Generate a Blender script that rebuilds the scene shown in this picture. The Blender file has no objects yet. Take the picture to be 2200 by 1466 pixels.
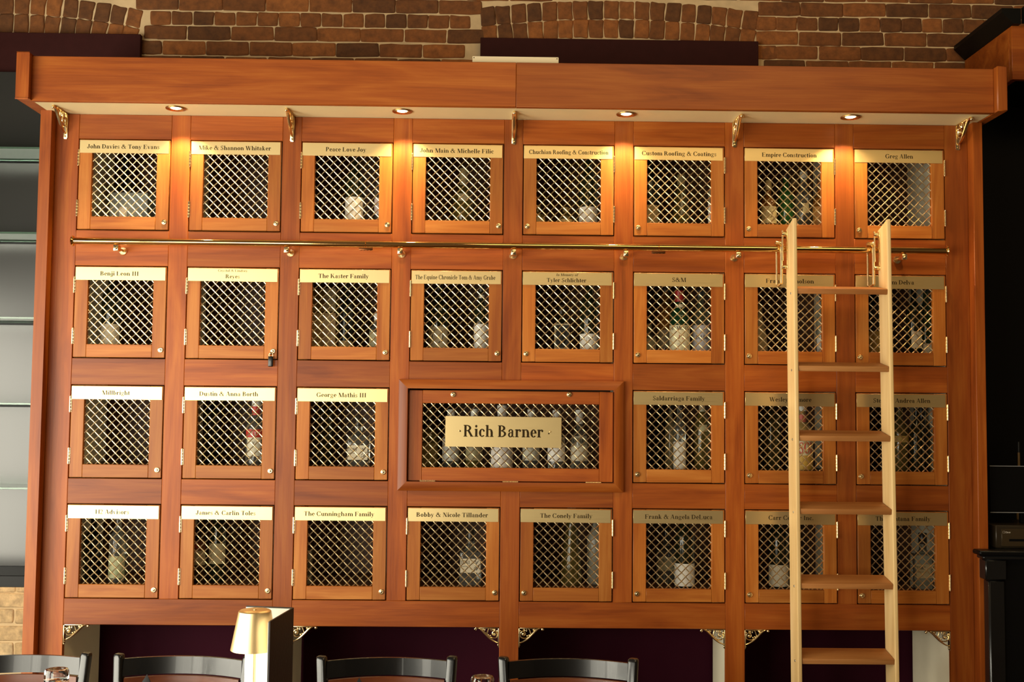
import bpy, bmesh, math, random
from mathutils import Vector, Matrix, Euler
random.seed(7)
sc = bpy.context.scene
COL = sc.collection
R = math.radians

# ------------------------------------------------------------------ camera
ZO = 2.45                                   # floor to the row-one door centres
F = 2425.716
CAM = Vector((-0.05136, -4.33883, -0.84823 + ZO))
PIT, YAW, ROLL = 0.0594, -0.01201, -0.00989
M3 = Matrix.Rotation(YAW, 3, 'Z') @ Matrix.Rotation(PIT, 3, 'X') @ Matrix.Rotation(ROLL, 3, 'Y')
cam = bpy.data.cameras.new('camera'); cam_o = bpy.data.objects.new('camera', cam); COL.objects.link(cam_o)
cam.sensor_width = 36.0; cam.lens = F / 2200 * 36.0; cam.clip_start = 0.05
rgt, fwd, up = M3.col[0], M3.col[1], M3.col[2]
cam_o.matrix_world = Matrix(((rgt.x, up.x, -fwd.x, CAM.x), (rgt.y, up.y, -fwd.y, CAM.y), (rgt.z, up.z, -fwd.z, CAM.z), (0, 0, 0, 1)))
sc.camera = cam_o
def at(x, y, Y):                            # photo pixel and distance plane -> place in the room
    d = M3 @ Vector(((x - 1100) / F, 1, (733 - y) / F))
    return CAM + d * ((Y - CAM.y) / d.y)

# ------------------------------------------------------------------ light and exposure
sc.view_settings.view_transform = 'Standard'; sc.view_settings.look = 'None'
sc.view_settings.gamma = 1.0; sc.view_settings.use_curve_mapping = False
sc.view_settings.exposure = 0.12
w = bpy.data.worlds.new('world'); sc.world = w; w.use_nodes = True
w.node_tree.nodes['Background'].inputs[0].default_value = (0.9, 0.8, 0.7, 1)
w.node_tree.nodes['Background'].inputs[1].default_value = 0.01
def area(name, loc, look, sx, sy, power, color):
    l = bpy.data.lights.new(name, 'AREA'); l.shape = 'RECTANGLE'; l.size = sx; l.size_y = sy; l.energy = power; l.color = color
    o = bpy.data.objects.new(name, l); COL.objects.link(o); o.location = loc
    o.rotation_euler = (Vector(look) - Vector(loc)).to_track_quat('-Z', 'Y').to_euler()
    return o
area('window_daylight_side', (-3.26, -2.2, 1.25), (0.0, -2.2, 1.25), 2.4, 1.9, 172, (1.0, 0.945, 0.78))
area('window_daylight_rear', (-3.26, -4.95, 1.35), (0.0, -4.95, 1.35), 1.5, 1.9, 125, (1.0, 0.945, 0.78))
area('window_daylight_front', (-2.45, -5.85, 1.35), (-2.45, 0.0, 1.35), 1.4, 1.9, 80, (1.0, 0.945, 0.78))
area('ceiling_fill_warm', (1.0, -2.6, 4.1), (0.6, -1.0, 1.6), 2.6, 1.2, 52, (1.0, 0.72, 0.36))  # added warm fill, unseen; lifts the valance, bricks and right side

# ------------------------------------------------------------------ materials
def mat(name):
    m = bpy.data.materials.new(name); m.use_nodes = True
    n = m.node_tree.nodes; return m, n, m.node_tree.links, n['Principled BSDF']
def plain(name, col, rough=0.5, metal=0.0, noise=0.0, nscale=20.0, bump=0.0, coat=0.0, trans=0.0, ior=1.45, emit=None, estr=0.0, spec=None):
    m, n, l, b = mat(name)
    b.inputs['Base Color'].default_value = (*col, 1); b.inputs['Roughness'].default_value = rough; b.inputs['Metallic'].default_value = metal
    b.inputs['Coat Weight'].default_value = coat; b.inputs['Transmission Weight'].default_value = trans; b.inputs['IOR'].default_value = ior
    if spec is not None: b.inputs['Specular IOR Level'].default_value = spec
    if emit: b.inputs['Emission Color'].default_value = (*emit, 1); b.inputs['Emission Strength'].default_value = estr
    if noise or bump:
        tc = n.new('ShaderNodeTexCoord'); nz = n.new('ShaderNodeTexNoise'); nz.inputs['Scale'].default_value = nscale; nz.inputs['Detail'].default_value = 5
        l.new(tc.outputs['Object'], nz.inputs['Vector'])
        if noise:
            mx = n.new('ShaderNodeMapRange'); mx.inputs[3].default_value = 1 - noise; mx.inputs[4].default_value = 1 + noise
            l.new(nz.outputs['Fac'], mx.inputs[0])
            v = n.new('ShaderNodeVectorMath'); v.operation = 'SCALE'; v.inputs[0].default_value = col; l.new(mx.outputs[0], v.inputs['Scale']); l.new(v.outputs[0], b.inputs['Base Color'])
        if bump:
            bp = n.new('ShaderNodeBump'); bp.inputs['Strength'].default_value = bump; bp.inputs['Distance'].default_value = 0.004
            l.new(nz.outputs['Fac'], bp.inputs['Height']); l.new(bp.outputs['Normal'], b.inputs['Normal'])
    return m
def wood(name, axis, c0, c1, c2, rough=0.44, var=0.21, fine=1.0):
    m, n, l, b = mat(name)
    tc = n.new('ShaderNodeTexCoord'); oi = n.new('ShaderNodeObjectInfo')
    ml = n.new('ShaderNodeMath'); ml.operation = 'MULTIPLY'; ml.inputs[1].default_value = 53.0; l.new(oi.outputs['Random'], ml.inputs[0])
    ad = n.new('ShaderNodeVectorMath'); ad.operation = 'ADD'; l.new(tc.outputs['Object'], ad.inputs[0]); l.new(ml.outputs[0], ad.inputs[1])
    mp = n.new('ShaderNodeMapping'); s = [14 * fine] * 3; s[axis] = 1.3 * fine; mp.inputs['Scale'].default_value = s; l.new(ad.outputs[0], mp.inputs[0])
    n1 = n.new('ShaderNodeTexNoise'); n1.inputs['Scale'].default_value = 1.0; n1.inputs['Detail'].default_value = 6; n1.inputs['Roughness'].default_value = 0.55; n1.inputs['Distortion'].default_value = 1.2
    l.new(mp.outputs[0], n1.inputs['Vector'])
    mp2 = n.new('ShaderNodeMapping'); s = [160 * fine] * 3; s[axis] = 5 * fine; mp2.inputs['Scale'].default_value = s; l.new(ad.outputs[0], mp2.inputs[0])
    n2 = n.new('ShaderNodeTexNoise'); n2.inputs['Scale'].default_value = 1.0; n2.inputs['Detail'].default_value = 3; l.new(mp2.outputs[0], n2.inputs['Vector'])
    mxf = n.new('ShaderNodeMath'); mxf.operation = 'MULTIPLY_ADD'; mxf.inputs[1].default_value = 0.32; l.new(n2.outputs['Fac'], mxf.inputs[0])
    sb = n.new('ShaderNodeMath'); sb.operation = 'SUBTRACT'; sb.inputs[1].default_value = 0.16; l.new(n1.outputs['Fac'], sb.inputs[0]); l.new(sb.outputs[0], mxf.inputs[2])
    rp = n.new('ShaderNodeValToRGB'); e = rp.color_ramp.elements
    e[0].position = 0.28; e[0].color = (*c0, 1); e[1].position = 0.74; e[1].color = (*c2, 1); k = e.new(0.5); k.color = (*c1, 1)
    l.new(mxf.outputs[0], rp.inputs[0])
    mr = n.new('ShaderNodeMapRange'); mr.inputs[3].default_value = 1 - var; mr.inputs[4].default_value = 1 + var; l.new(oi.outputs['Random'], mr.inputs[0])
    sc_ = n.new('ShaderNodeVectorMath'); sc_.operation = 'SCALE'; l.new(rp.outputs[0], sc_.inputs[0]); l.new(mr.outputs[0], sc_.inputs['Scale'])
    l.new(sc_.outputs[0], b.inputs['Base Color']); b.inputs['Roughness'].default_value = rough; b.inputs['Specular IOR Level'].default_value = 0.36
    bp = n.new('ShaderNodeBump'); bp.inputs['Strength'].default_value = 0.08; bp.inputs['Distance'].default_value = 0.002; l.new(n2.outputs['Fac'], bp.inputs['Height']); l.new(bp.outputs[0], b.inputs['Normal'])
    return m
CH0, CH1, CH2 = (0.200, 0.038, 0.003), (0.300, 0.067, 0.006), (0.39, 0.110, 0.013)
W_H = wood('cherry_grain_across', 0, CH0, CH1, CH2)
W_V = wood('cherry_grain_upright', 2, CH0, CH1, CH2)
DR0, DR1, DR2 = (0.28, 0.068, 0.007), (0.385, 0.118, 0.015), (0.49, 0.185, 0.034)
D_H = wood('door_cherry_across', 0, DR0, DR1, DR2, var=0.2)
D_V = wood('door_cherry_upright', 2, DR0, DR1, DR2, var=0.2)
MAPLE_V = wood('ladder_maple_upright', 2, (0.62, 0.40, 0.16), (0.72, 0.50, 0.22), (0.80, 0.58, 0.29), rough=0.45, var=0.04)
MAPLE_H = wood('ladder_step_wood', 0, (0.30, 0.110, 0.028), (0.40, 0.165, 0.046), (0.50, 0.235, 0.080), rough=0.5, var=0.12)
def brass_mat(name, col, rough, aniso=False):
    m, n, l, b = mat(name)
    b.inputs['Metallic'].default_value = 1.0; b.inputs['Roughness'].default_value = rough; b.inputs['Base Color'].default_value = (*col, 1)
    if aniso:
        tc = n.new('ShaderNodeTexCoord'); mp = n.new('ShaderNodeMapping'); mp.inputs['Scale'].default_value = (6, 6, 900); l.new(tc.outputs['Object'], mp.inputs[0])
        nz = n.new('ShaderNodeTexNoise'); nz.inputs['Scale'].default_value = 1; l.new(mp.outputs[0], nz.inputs['Vector'])
        mr = n.new('ShaderNodeMapRange'); mr.inputs[3].default_value = rough - 0.06; mr.inputs[4].default_value = rough + 0.08; l.new(nz.outputs['Fac'], mr.inputs[0]); l.new(mr.outputs[0], b.inputs['Roughness'])
    return m
BRASS = brass_mat('polished_brass', (0.93, 0.74, 0.42), 0.24)
RAILB = brass_mat('brass_pipe', (0.78, 0.50, 0.20), 0.075)
WIREM = brass_mat('brass_wire', (0.84, 0.66, 0.38), 0.36)
PLATE = brass_mat('brushed_brass_plate', (0.86, 0.66, 0.32), 0.40, True)
INK = plain('engraved_letters', (0.030, 0.018, 0.006), 0.8, spec=0.1)
CREAM = plain('cream_panel', (0.90, 0.81, 0.60), 0.55, noise=0.08, nscale=6)
SOFF = plain('cream_soffit', (0.80, 0.67, 0.38), 0.5, noise=0.07, nscale=9)
DARKW = plain('dark_cabinet_interior', (0.085, 0.032, 0.011), 0.5, noise=0.3, nscale=9)
PURPLE = plain('dark_purple_paint', (0.034, 0.0022, 0.010), 0.7, noise=0.25, nscale=3, spec=0.12)
PURPB = plain('purple_brown_board', (0.034, 0.007, 0.006), 0.7, noise=0.2, nscale=30, spec=0.15)
BLACK = plain('black_paint_and_shade', (0.0025, 0.0025, 0.0025), 0.4, spec=0.2)
BLACKG = plain('black_gloss', (0.005, 0.005, 0.005), 0.27, coat=0.15)
GREYP = plain('dark_grey_gloss_panel', (0.030, 0.030, 0.028), 0.25, spec=0.7, noise=0.10, nscale=2.5)
STEEL = plain('steel', (0.5, 0.5, 0.5), 0.3, 1.0)
WHITE = plain('white_paper', (0.85, 0.83, 0.78), 0.6)
MORTAR = plain('pale_lime_mortar', (0.62, 0.45, 0.25), 0.9, noise=0.3, nscale=18, bump=0.8)
PLASTER = plain('room_plaster', (0.10, 0.07, 0.045), 0.8, noise=0.1, nscale=2)
FLOORM = wood('floor_boards', 1, (0.06, 0.03, 0.014), (0.09, 0.045, 0.02), (0.12, 0.06, 0.03), rough=0.4)
BULB = plain('lamp_lens', (1, 0.9, 0.7), 0.4, emit=(1.0, 0.80, 0.46), estr=7.0)
GLASSG = plain('green_glass_shelf', (0.55, 0.85, 0.66), 0.04, trans=0.9, ior=1.5)
GLASS = plain('clear_glass', (0.96, 0.97, 0.95), 0.02, trans=1.0, ior=1.45)
def brick_mat(nm, k0, k1, k2):
    m, n, l, b = mat(nm)
    oi = n.new('ShaderNodeObjectInfo'); tc = n.new('ShaderNodeTexCoord')
    ad = n.new('ShaderNodeVectorMath'); ad.operation = 'ADD'; ml = n.new('ShaderNodeMath'); ml.operation = 'MULTIPLY'; ml.inputs[1].default_value = 31
    l.new(oi.outputs['Random'], ml.inputs[0]); l.new(tc.outputs['Object'], ad.inputs[0]); l.new(ml.outputs[0], ad.inputs[1])
    nz = n.new('ShaderNodeTexNoise'); nz.inputs['Scale'].default_value = 30; nz.inputs['Detail'].default_value = 9; nz.inputs['Roughness'].default_value = 0.65; l.new(ad.outputs[0], nz.inputs['Vector'])
    r1 = n.new('ShaderNodeValToRGB'); e = r1.color_ramp.elements
    e[0].position = 0; e[0].color = (*k0, 1); e[1].position = 1; e[1].color = (*k2, 1); k = e.new(0.5); k.color = (*k1, 1)
    l.new(oi.outputs['Random'], r1.inputs[0])
    mr = n.new('ShaderNodeMapRange'); mr.inputs[1].default_value = 0.3; mr.inputs[2].default_value = 0.75; mr.inputs[3].default_value = 0.6; mr.inputs[4].default_value = 1.4; l.new(nz.outputs['Fac'], mr.inputs[0])
    s = n.new('ShaderNodeVectorMath'); s.operation = 'SCALE'; l.new(r1.outputs[0], s.inputs[0]); l.new(mr.outputs[0], s.inputs['Scale']); l.new(s.outputs[0], b.inputs['Base Color'])
    b.inputs['Roughness'].default_value = 0.85
    bp = n.new('ShaderNodeBump'); bp.inputs['Strength'].default_value = 0.5; bp.inputs['Distance'].default_value = 0.004; l.new(nz.outputs['Fac'], bp.inputs['Height']); l.new(bp.outputs[0], b.inputs['Normal'])
    return m
BRICK = brick_mat('old_brick', (0.10, 0.036, 0.008), (0.20, 0.066, 0.013), (0.30, 0.100, 0.020))
PBRICK = brick_mat('pale_brick', (0.40, 0.26, 0.12), (0.50, 0.34, 0.17), (0.58, 0.42, 0.23))

# ------------------------------------------------------------------ mesh helpers
WPOS = {}
def link(name, data, parent=None, loc=(0, 0, 0), rot=None, smooth=False):
    o = bpy.data.objects.new(name, data); COL.objects.link(o)
    loc = Vector(loc); WPOS[o.name] = loc.copy()
    if parent:
        o.parent = parent; o.location = loc - WPOS[parent.name]
    else: o.location = loc
    if rot: o.rotation_euler = rot
    return o
def tag(o, label=None, cat=None, group=None, kind=None):
    if label: o['label'] = label
    if cat: o['category'] = cat
    if group: o['group'] = group
    if kind: o['kind'] = kind
    return o
def empty(name, loc, parent=None, rot=None): return link(name, None, parent, loc, rot)
class MB:
    def __init__(s): s.v = []; s.f = []; s.m = []; s.sm = []
    def add(s, vs, fs, mi=0, smooth=False):
        k = len(s.v); s.v += [tuple(v) for v in vs]
        for f in fs: s.f.append([i + k for i in f]); s.m.append(mi); s.sm.append(smooth)
        return s
    def box(s, a, b, mi=0):
        x0, y0, z0 = a; x1, y1, z1 = b
        return s.add([(x0, y0, z0), (x1, y0, z0), (x1, y1, z0), (x0, y1, z0), (x0, y0, z1), (x1, y0, z1), (x1, y1, z1), (x0, y1, z1)],
                     [(3, 2, 1, 0), (4, 5, 6, 7), (0, 1, 5, 4), (1, 2, 6, 5), (2, 3, 7, 6), (3, 0, 4, 7)], mi)
    def cbox(s, a, b, c=0.002, mi=0):        # chamfered box
        (x0, y0, z0), (x1, y1, z1) = a, b
        bm = bmesh.new(); bmesh.ops.create_cube(bm, size=1)
        for v in bm.verts: v.co = Vector(((x0 + x1) / 2 + v.co.x * (x1 - x0), (y0 + y1) / 2 + v.co.y * (y1 - y0), (z0 + z1) / 2 + v.co.z * (z1 - z0)))
        bmesh.ops.bevel(bm, geom=bm.edges[:], offset=c, segments=1, profile=0.5, affect='EDGES')
        bm.verts.index_update(); s.add([v.co for v in bm.verts], [[v.index for v in f.verts] for f in bm.faces], mi); bm.free(); return s
    def rbox(s, a, b, c=0.004, seg=3, mi=0):
        (x0, y0, z0), (x1, y1, z1) = a, b
        bm = bmesh.new(); bmesh.ops.create_cube(bm, size=1)
        for v in bm.verts: v.co = Vector(((x0 + x1) / 2 + v.co.x * (x1 - x0), (y0 + y1) / 2 + v.co.y * (y1 - y0), (z0 + z1) / 2 + v.co.z * (z1 - z0)))
        bmesh.ops.bevel(bm, geom=bm.edges[:], offset=c, segments=seg, profile=0.5, affect='EDGES')
        bm.verts.index_update(); s.add([v.co for v in bm.verts], [[v.index for v in f.verts] for f in bm.faces], mi, True); bm.free(); return s
    def prism(s, poly, y0, y1, mi=0):        # polygon in xz, extruded in y
        n = len(poly); vs = [(x, y0, z) for x, z in poly] + [(x, y1, z) for x, z in poly]
        return s.add(vs, [list(range(n)), list(range(2 * n - 1, n - 1, -1))] + [[(i + 1) % n, i, n + i, n + (i + 1) % n] for i in range(n)], mi)
    def tube(s, pts, r, n=8, mi=0, flat=1.0, ref=Vector((0, 1, 0)), close=False):
        pts = [Vector(p) for p in pts]; rings = []
        for i, p in enumerate(pts):
            a = pts[i - 1] if i else p; b = pts[i + 1] if i + 1 < len(pts) else p
            t = (b - a).normalized(); rf = ref if abs(t.dot(ref)) < 0.95 else Vector((1, 0, 0))
            u = t.cross(rf).normalized(); v = u.cross(t).normalized(); rr = r[i] if isinstance(r, (list, tuple)) else r
            rings.append([p + u * math.cos(2 * math.pi * k / n) * rr + v * math.sin(2 * math.pi * k / n) * rr * flat for k in range(n)])
        vs = [q for g in rings for q in g]; fs = []
        for i in range(len(rings) - 1):
            for k in range(n): fs.append((i * n + k, i * n + (k + 1) % n, (i + 1) * n + (k + 1) % n, (i + 1) * n + k))
        fs.append(list(range(n - 1, -1, -1))); fs.append([(len(rings) - 1) * n + k for k in range(n)])
        return s.add(vs, fs, mi, True)
    def lathe(s, prof, n=24, c=(0, 0, 0), axis='z', mi=0, a0=0.0, a1=360.0, cap=True, ell=1.0):
        full = abs(a1 - a0 - 360) < 1e-6; m = n if full else n + 1; vs = []
        for r, h in prof:
            for k in range(m):
                a = R(a0 + (a1 - a0) * k / n); x, y = r * math.cos(a), r * math.sin(a) * ell
                p = {'z': (x, y, h), 'y': (x, h, y), 'x': (h, x, y)}[axis]; vs.append((p[0] + c[0], p[1] + c[1], p[2] + c[2]))
        fs = []
        for i in range(len(prof) - 1):
            for k in range(m if full else n):
                q = (i * m + k, i * m + (k + 1) % m, (i + 1) * m + (k + 1) % m, (i + 1) * m + k)
                fs.append(q if axis != 'y' else q[::-1])
        if cap and full:
            e0, e1 = list(range(m - 1, -1, -1)), [(len(prof) - 1) * m + k for k in range(m)]
            if axis == 'y': e0.reverse(); e1.reverse()
            fs += [e0, e1]
        return s.add(vs, fs, mi, True)
    def ball(s, c, r, n=10, mi=0):
        return s.lathe([(r * math.sin(math.pi * i / 6) + 1e-5, -r * math.cos(math.pi * i / 6)) for i in range(7)], n, c, 'z', mi)
    def poly2(s, polys, y, mi=0):            # flat polygons in xz facing -y
        for k, p in enumerate(polys): s.add([(a, y - (k % 40) * 6e-6, b) for a, b in p], [list(range(len(p)))], mi)
        return s
    def mesh(s, name, mats):
        me = bpy.data.meshes.new(name); me.from_pydata(s.v, [], s.f)
        for m in (mats if isinstance(mats, (list, tuple)) else [mats]): me.materials.append(m)
        me.polygons.foreach_set('material_index', s.m); me.polygons.foreach_set('use_smooth', s.sm); me.update()
        try: me.set_sharp_from_angle(angle=R(38))
        except Exception: pass
        return me
    def build(s, name, mats, parent=None, loc=(0, 0, 0), rot=None): return link(name, s.mesh(name, mats), parent, loc, rot)
def bx(name, a, b, m, parent=None, c=0.0015):      # board between two room points, its origin at its centre
    a, b = Vector(a), Vector(b); ctr = (a + b) / 2
    g = MB(); (g.cbox(a - ctr, b - ctr, c) if c else g.box(a - ctr, b - ctr))
    return g.build(name, m, parent, ctr)

# ------------------------------------------------------------------ bold serif lettering
S_, H_, CP, XH = 0.152, 0.052, 0.68, 0.46
def rc(x0, y0, x1, y1): return [(x0, y0), (x1, y0), (x1, y1), (x0, y1)]
def sf(x, y, w, e=0.055): return rc(x - e, y, x + w + e, y + 0.04)
def V(x, a=0.0, b=CP, t=1, o=1, w=S_):
    p = [rc(x, a, x + w, b)]
    if t == 1: p.append(sf(x, b - 0.04, w))
    if t == 2: p.append([(x - 0.07, b - 0.05), (x + 0.01, b - 0.06), (x + 0.01, b), (x - 0.01, b)])
    if o: p.append(sf(x, a, w))
    return p
def D(x0, y0, x1, y1, wd): return [[(x0, y0), (x0 + wd, y0), (x1 + wd, y1), (x1, y1)]]
def Bw(cx, cy, rx, ry, a0, a1, t=S_, h=H_, n=14):
    q = []
    for i in range(n):
        a, b = R(a0 + (a1 - a0) * i / n), R(a0 + (a1 - a0) * (i + 1) / n)
        q.append([(cx + rx * math.cos(a), cy + ry * math.sin(a)), (cx + rx * math.cos(b), cy + ry * math.sin(b)),
                  (cx + (rx - t) * math.cos(b), cy + (ry - h) * math.sin(b)), (cx + (rx - t) * math.cos(a), cy + (ry - h) * math.sin(a))])
    return q
def dot(cx, cy, r): return [[(cx + r * math.cos(R(a)), cy + r * math.sin(R(a))) for a in range(0, 360, 40)]]
GL = {
 'A': (.72, D(.05, 0, .31, CP, .05) + D(.49, 0, .27, CP, .15) + [rc(.15, .2, .55, .245), sf(.05, 0, .05, .045), sf(.49, 0, .15, .035)]),
 'B': (.67, V(.08) + Bw(.26, .515, .27, .165, -90, 90) + Bw(.26, .185, .33, .19, -90, 90) + [rc(.2, .635, .28, .68), rc(.2, .34, .28, .385), rc(.2, 0, .28, .045)]),
 'C': (.72, Bw(.38, .34, .34, .36, 35, 325) + [rc(.61, .5, .655, .69), rc(.61, 0.0, .65, .14)]),
 'D': (.74, V(.08) + Bw(.28, .34, .4, .34, -90, 90) + [rc(.2, .635, .3, .68), rc(.2, 0, .3, .045)]),
 'E': (.66, V(.08) + [rc(.2, .635, .58, .68), rc(.2, 0, .6, .045), rc(.2, .33, .44, .375), rc(.54, .53, .585, .68), rc(.555, 0, .605, .16), rc(.41, .26, .45, .45)]),
 'F': (.62, V(.08) + [rc(.2, .635, .58, .68), rc(.2, .33, .44, .375), rc(.54, .52, .585, .68), rc(.41, .26, .45, .45)]),
 'G': (.77, Bw(.38, .34, .34, .36, 35, 320) + [rc(.61, .5, .655, .69), rc(.53, .03, .665, .3), sf(.53, .27, .135)]),
 'H': (.78, V(.08) + V(.56) + [rc(.2, .325, .58, .37)]),
 'I': (.38, V(.12)),
 'J': (.50, V(.24, .15, CP, 1, 0) + Bw(.19, .17, .185, .19, 180, 360, .1) + dot(.085, .18, .07)),
 'K': (.77, V(.08) + D(.2, .27, .52, CP, .06) + D(.54, 0, .28, .40, .16) + [sf(.5, .64, .06, .06), sf(.54, 0, .16, .035)]),
 'L': (.65, V(.08) + [rc(.2, 0, .58, .045), rc(.54, 0, .59, .19)]),
 'M': (.94, V(.72) + [rc(.13, 0, .18, CP), sf(.13, 0, .05, .07), sf(.1, .64, .08, .04)] + D(.40, 0, .12, CP, .17) + D(.43, 0, .72, CP, .05)),
 'N': (.74, [rc(.13, 0, .175, CP), rc(.58, 0, .625, CP), sf(.13, 0, .045, .06), sf(.58, .64, .045, .06), sf(.08, .64, .1, .03)] + D(.5, 0, .1, CP, .17)),
 'O': (.78, Bw(.39, .34, .345, .36, 0, 360, n=26)),
 'P': (.62, V(.08) + Bw(.24, .49, .32, .19, -90, 90) + [rc(.2, .635, .26, .68), rc(.2, .30, .26, .345)]),
 'R': (.74, V(.08) + Bw(.24, .50, .31, .18, -90, 90) + [rc(.2, .635, .26, .68), rc(.2, .32, .26, .365)] + D(.52, 0, .28, .36, .16) + [sf(.52, 0, .16, .035)]),
 'S': (.56, Bw(.28, .51, .20, .18, 20, 270, .09) + Bw(.28, .185, .21, .20, -160, 90, .1) + [rc(.42, .52, .465, .69), rc(.065, 0, .11, .17)] + D(.33, .24, .12, .43, .13)),
 'T': (.68, V(.27, 0, CP, 0) + [rc(.05, .635, .625, .68), rc(.05, .5, .095, .68), rc(.58, .5, .625, .68)]),
 'V': (.72, D(.31, 0, .07, CP, .15) + D(.33, 0, .57, CP, .05) + [sf(.07, .64, .15, .04), sf(.57, .64, .05, .05)]),
 'W': (1.0, D(.26, 0, .05, CP, .15) + D(.3, 0, .48, .6, .05) + D(.62, 0, .42, CP, .15) + D(.66, 0, .87, CP, .05) + [sf(.05, .64, .15, .035), sf(.42, .64, .15, .035), sf(.87, .64, .05, .05)]),
 'Y': (.72, V(.29, 0, .32, 0) + D(.29, .3, .07, CP, .15) + D(.37, .3, .57, CP, .05) + [sf(.07, .64, .15, .04), sf(.57, .64, .05, .05)]),
 'a': (.50, V(.28, .03, .33, 0, 0, .12) + [rc(.36, 0, .48, .045)] + Bw(.235, .33, .165, .14, 0, 175, .11) + Bw(.21, .135, .165, .15, 90, 330, .12) + [rc(.19, .24, .3, .285)] + dot(.12, .345, .055)),
 'b': (.56, V(.08, 0, .69, 2, 0) + Bw(.27, .23, .245, .24, -120, 130)),
 'c': (.46, Bw(.25, .23, .215, .24, 45, 320) + dot(.37, .35, .06)),
 'd': (.57, V(.34, 0, .69, 2, 0) + Bw(.28, .23, .24, .24, 50, 310) + [rc(.34, 0, .53, .045)]),
 'e': (.47, Bw(.245, .23, .215, .24, 0, 320) + [rc(.1, .225, .455, .265)]),
 'f': (.36, V(.1, 0, .55, 0) + Bw(.26, .53, .16, .16, 30, 180, .12) + [rc(.03, .415, .33, .455)] + dot(.36, .59, .055)),
 'g': (.52, Bw(.23, .3, .185, .17, 0, 360, .1, .04) + Bw(.25, -.075, .22, .125, 0, 360, .1, .045) + [rc(.36, .38, .5, .44), rc(.09, .02, .38, .09)]),
 'h': (.58, V(.07, 0, .69, 2) + V(.37, 0, .3, 0) + Bw(.32, .29, .185, .175, 0, 130)),
 'i': (.30, V(.08, 0, XH, 2) + dot(.148, .61, .08)),
 'j': (.33, V(.12, -.1, XH, 2, 0) + Bw(.09, -.08, .165, .13, 180, 360, .11) + dot(.188, .61, .08) + dot(.0, -.1, .055)),
 'k': (.58, V(.07, 0, .69, 2) + D(.18, .2, .36, XH, .06) + D(.37, 0, .2, .27, .14) + [sf(.34, .42, .07, .05), sf(.37, 0, .14, .035)]),
 'l': (.30, V(.08, 0, .69, 2)),
 'm': (.86, V(.07, 0, XH, 2) + V(.365, 0, .3, 0) + V(.66, 0, .3, 0) + Bw(.315, .29, .185, .175, 0, 130) + Bw(.61, .29, .185, .175, 0, 130)),
 'n': (.58, V(.07, 0, XH, 2) + V(.37, 0, .3, 0) + Bw(.32, .29, .185, .175, 0, 130)),
 'o': (.51, Bw(.255, .23, .225, .24, 0, 360, n=22)),
 'p': (.57, V(.08, -.2, XH, 2) + Bw(.28, .23, .245, .24, -130, 130)),
 'q': (.57, V(.34, -.2, XH, 0) + Bw(.28, .23, .24, .24, 50, 310)),
 'r': (.46, V(.07, 0, XH, 2) + Bw(.32, .30, .17, .165, 60, 150, .1) + dot(.37, .38, .07)),
 's': (.41, Bw(.205, .335, .15, .13, 25, 270, .07) + Bw(.205, .13, .155, .14, -160, 90, .075) + D(.23, .16, .09, .3, .1) + [rc(.31, .32, .345, .465), rc(.05, 0, .085, .14)]),
 't': (.36, V(.1, .06, .58, 0, 0) + Bw(.23, .09, .13, .1, 190, 330, .1) + [rc(.02, .415, .33, .455)]),
 'u': (.58, V(.07, .14, XH, 2, 0) + V(.37, 0, XH, 2, 0) + Bw(.255, .16, .185, .17, 180, 330) + [rc(.4, 0, .56, .045)]),
 'v': (.53, D(.21, 0, .05, XH, .13) + D(.24, 0, .41, XH, .045) + [sf(.05, .42, .13, .03), sf(.41, .42, .045, .04)]),
 'w': (.78, D(.18, 0, .04, XH, .13) + D(.21, 0, .34, .4, .045) + D(.46, 0, .32, XH, .13) + D(.49, 0, .66, XH, .045) + [sf(.04, .42, .13, .03), sf(.66, .42, .045, .04)]),
 'x': (.53, D(.36, 0, .06, XH, .13) + D(.06, 0, .4, XH, .045)),
 'y': (.53, D(.21, 0, .05, XH, .13) + D(.11, -.19, .41, XH, .045) + [sf(.05, .42, .13, .03), sf(.41, .42, .045, .04)] + dot(.1, -.14, .06)),
 'z': (.47, [rc(.04, 0, .43, .045), rc(.04, .415, .43, .46)] + D(.05, .02, .28, .44, .14)),
 '&': (.82, Bw(.34, .53, .165, .165, 0, 360, .1) + Bw(.30, .2, .27, .215, 60, 320, .13) + D(.62, 0, .22, .5, .15) + Bw(.46, .36, .2, .36, -70, 0, .05) + [rc(.56, .36, .78, .4)]),
 '2': (.50, Bw(.24, .5, .2, .18, -20, 175, .13) + D(.06, .04, .33, .45, .08) + [rc(.04, 0, .45, .08)]),
 '.': (.25, dot(.12, .07, .075)), '·': (.3, dot(.15, .3, .05)), ' ': (.26, []),
}
def text_polys(txt, cx, z, width, cap, shear=0.0):
    x = 0; out = []
    for ch in txt:
        a, ps = GL.get(ch, GL['o'])
        out += [[(px + x, pz) for px, pz in p] for p in ps]; x += a
    k = width / x; s = cap / CP
    res = []
    for p in out:
        q = [(cx - width / 2 + (px + shear * pz) * k, z + pz * s) for px, pz in p]
        ar = sum(q[i][0] * q[(i + 1) % len(q)][1] - q[(i + 1) % len(q)][0] * q[i][1] for i in range(len(q)))
        res.append(q if ar > 0 else q[::-1])
    return res

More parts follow.
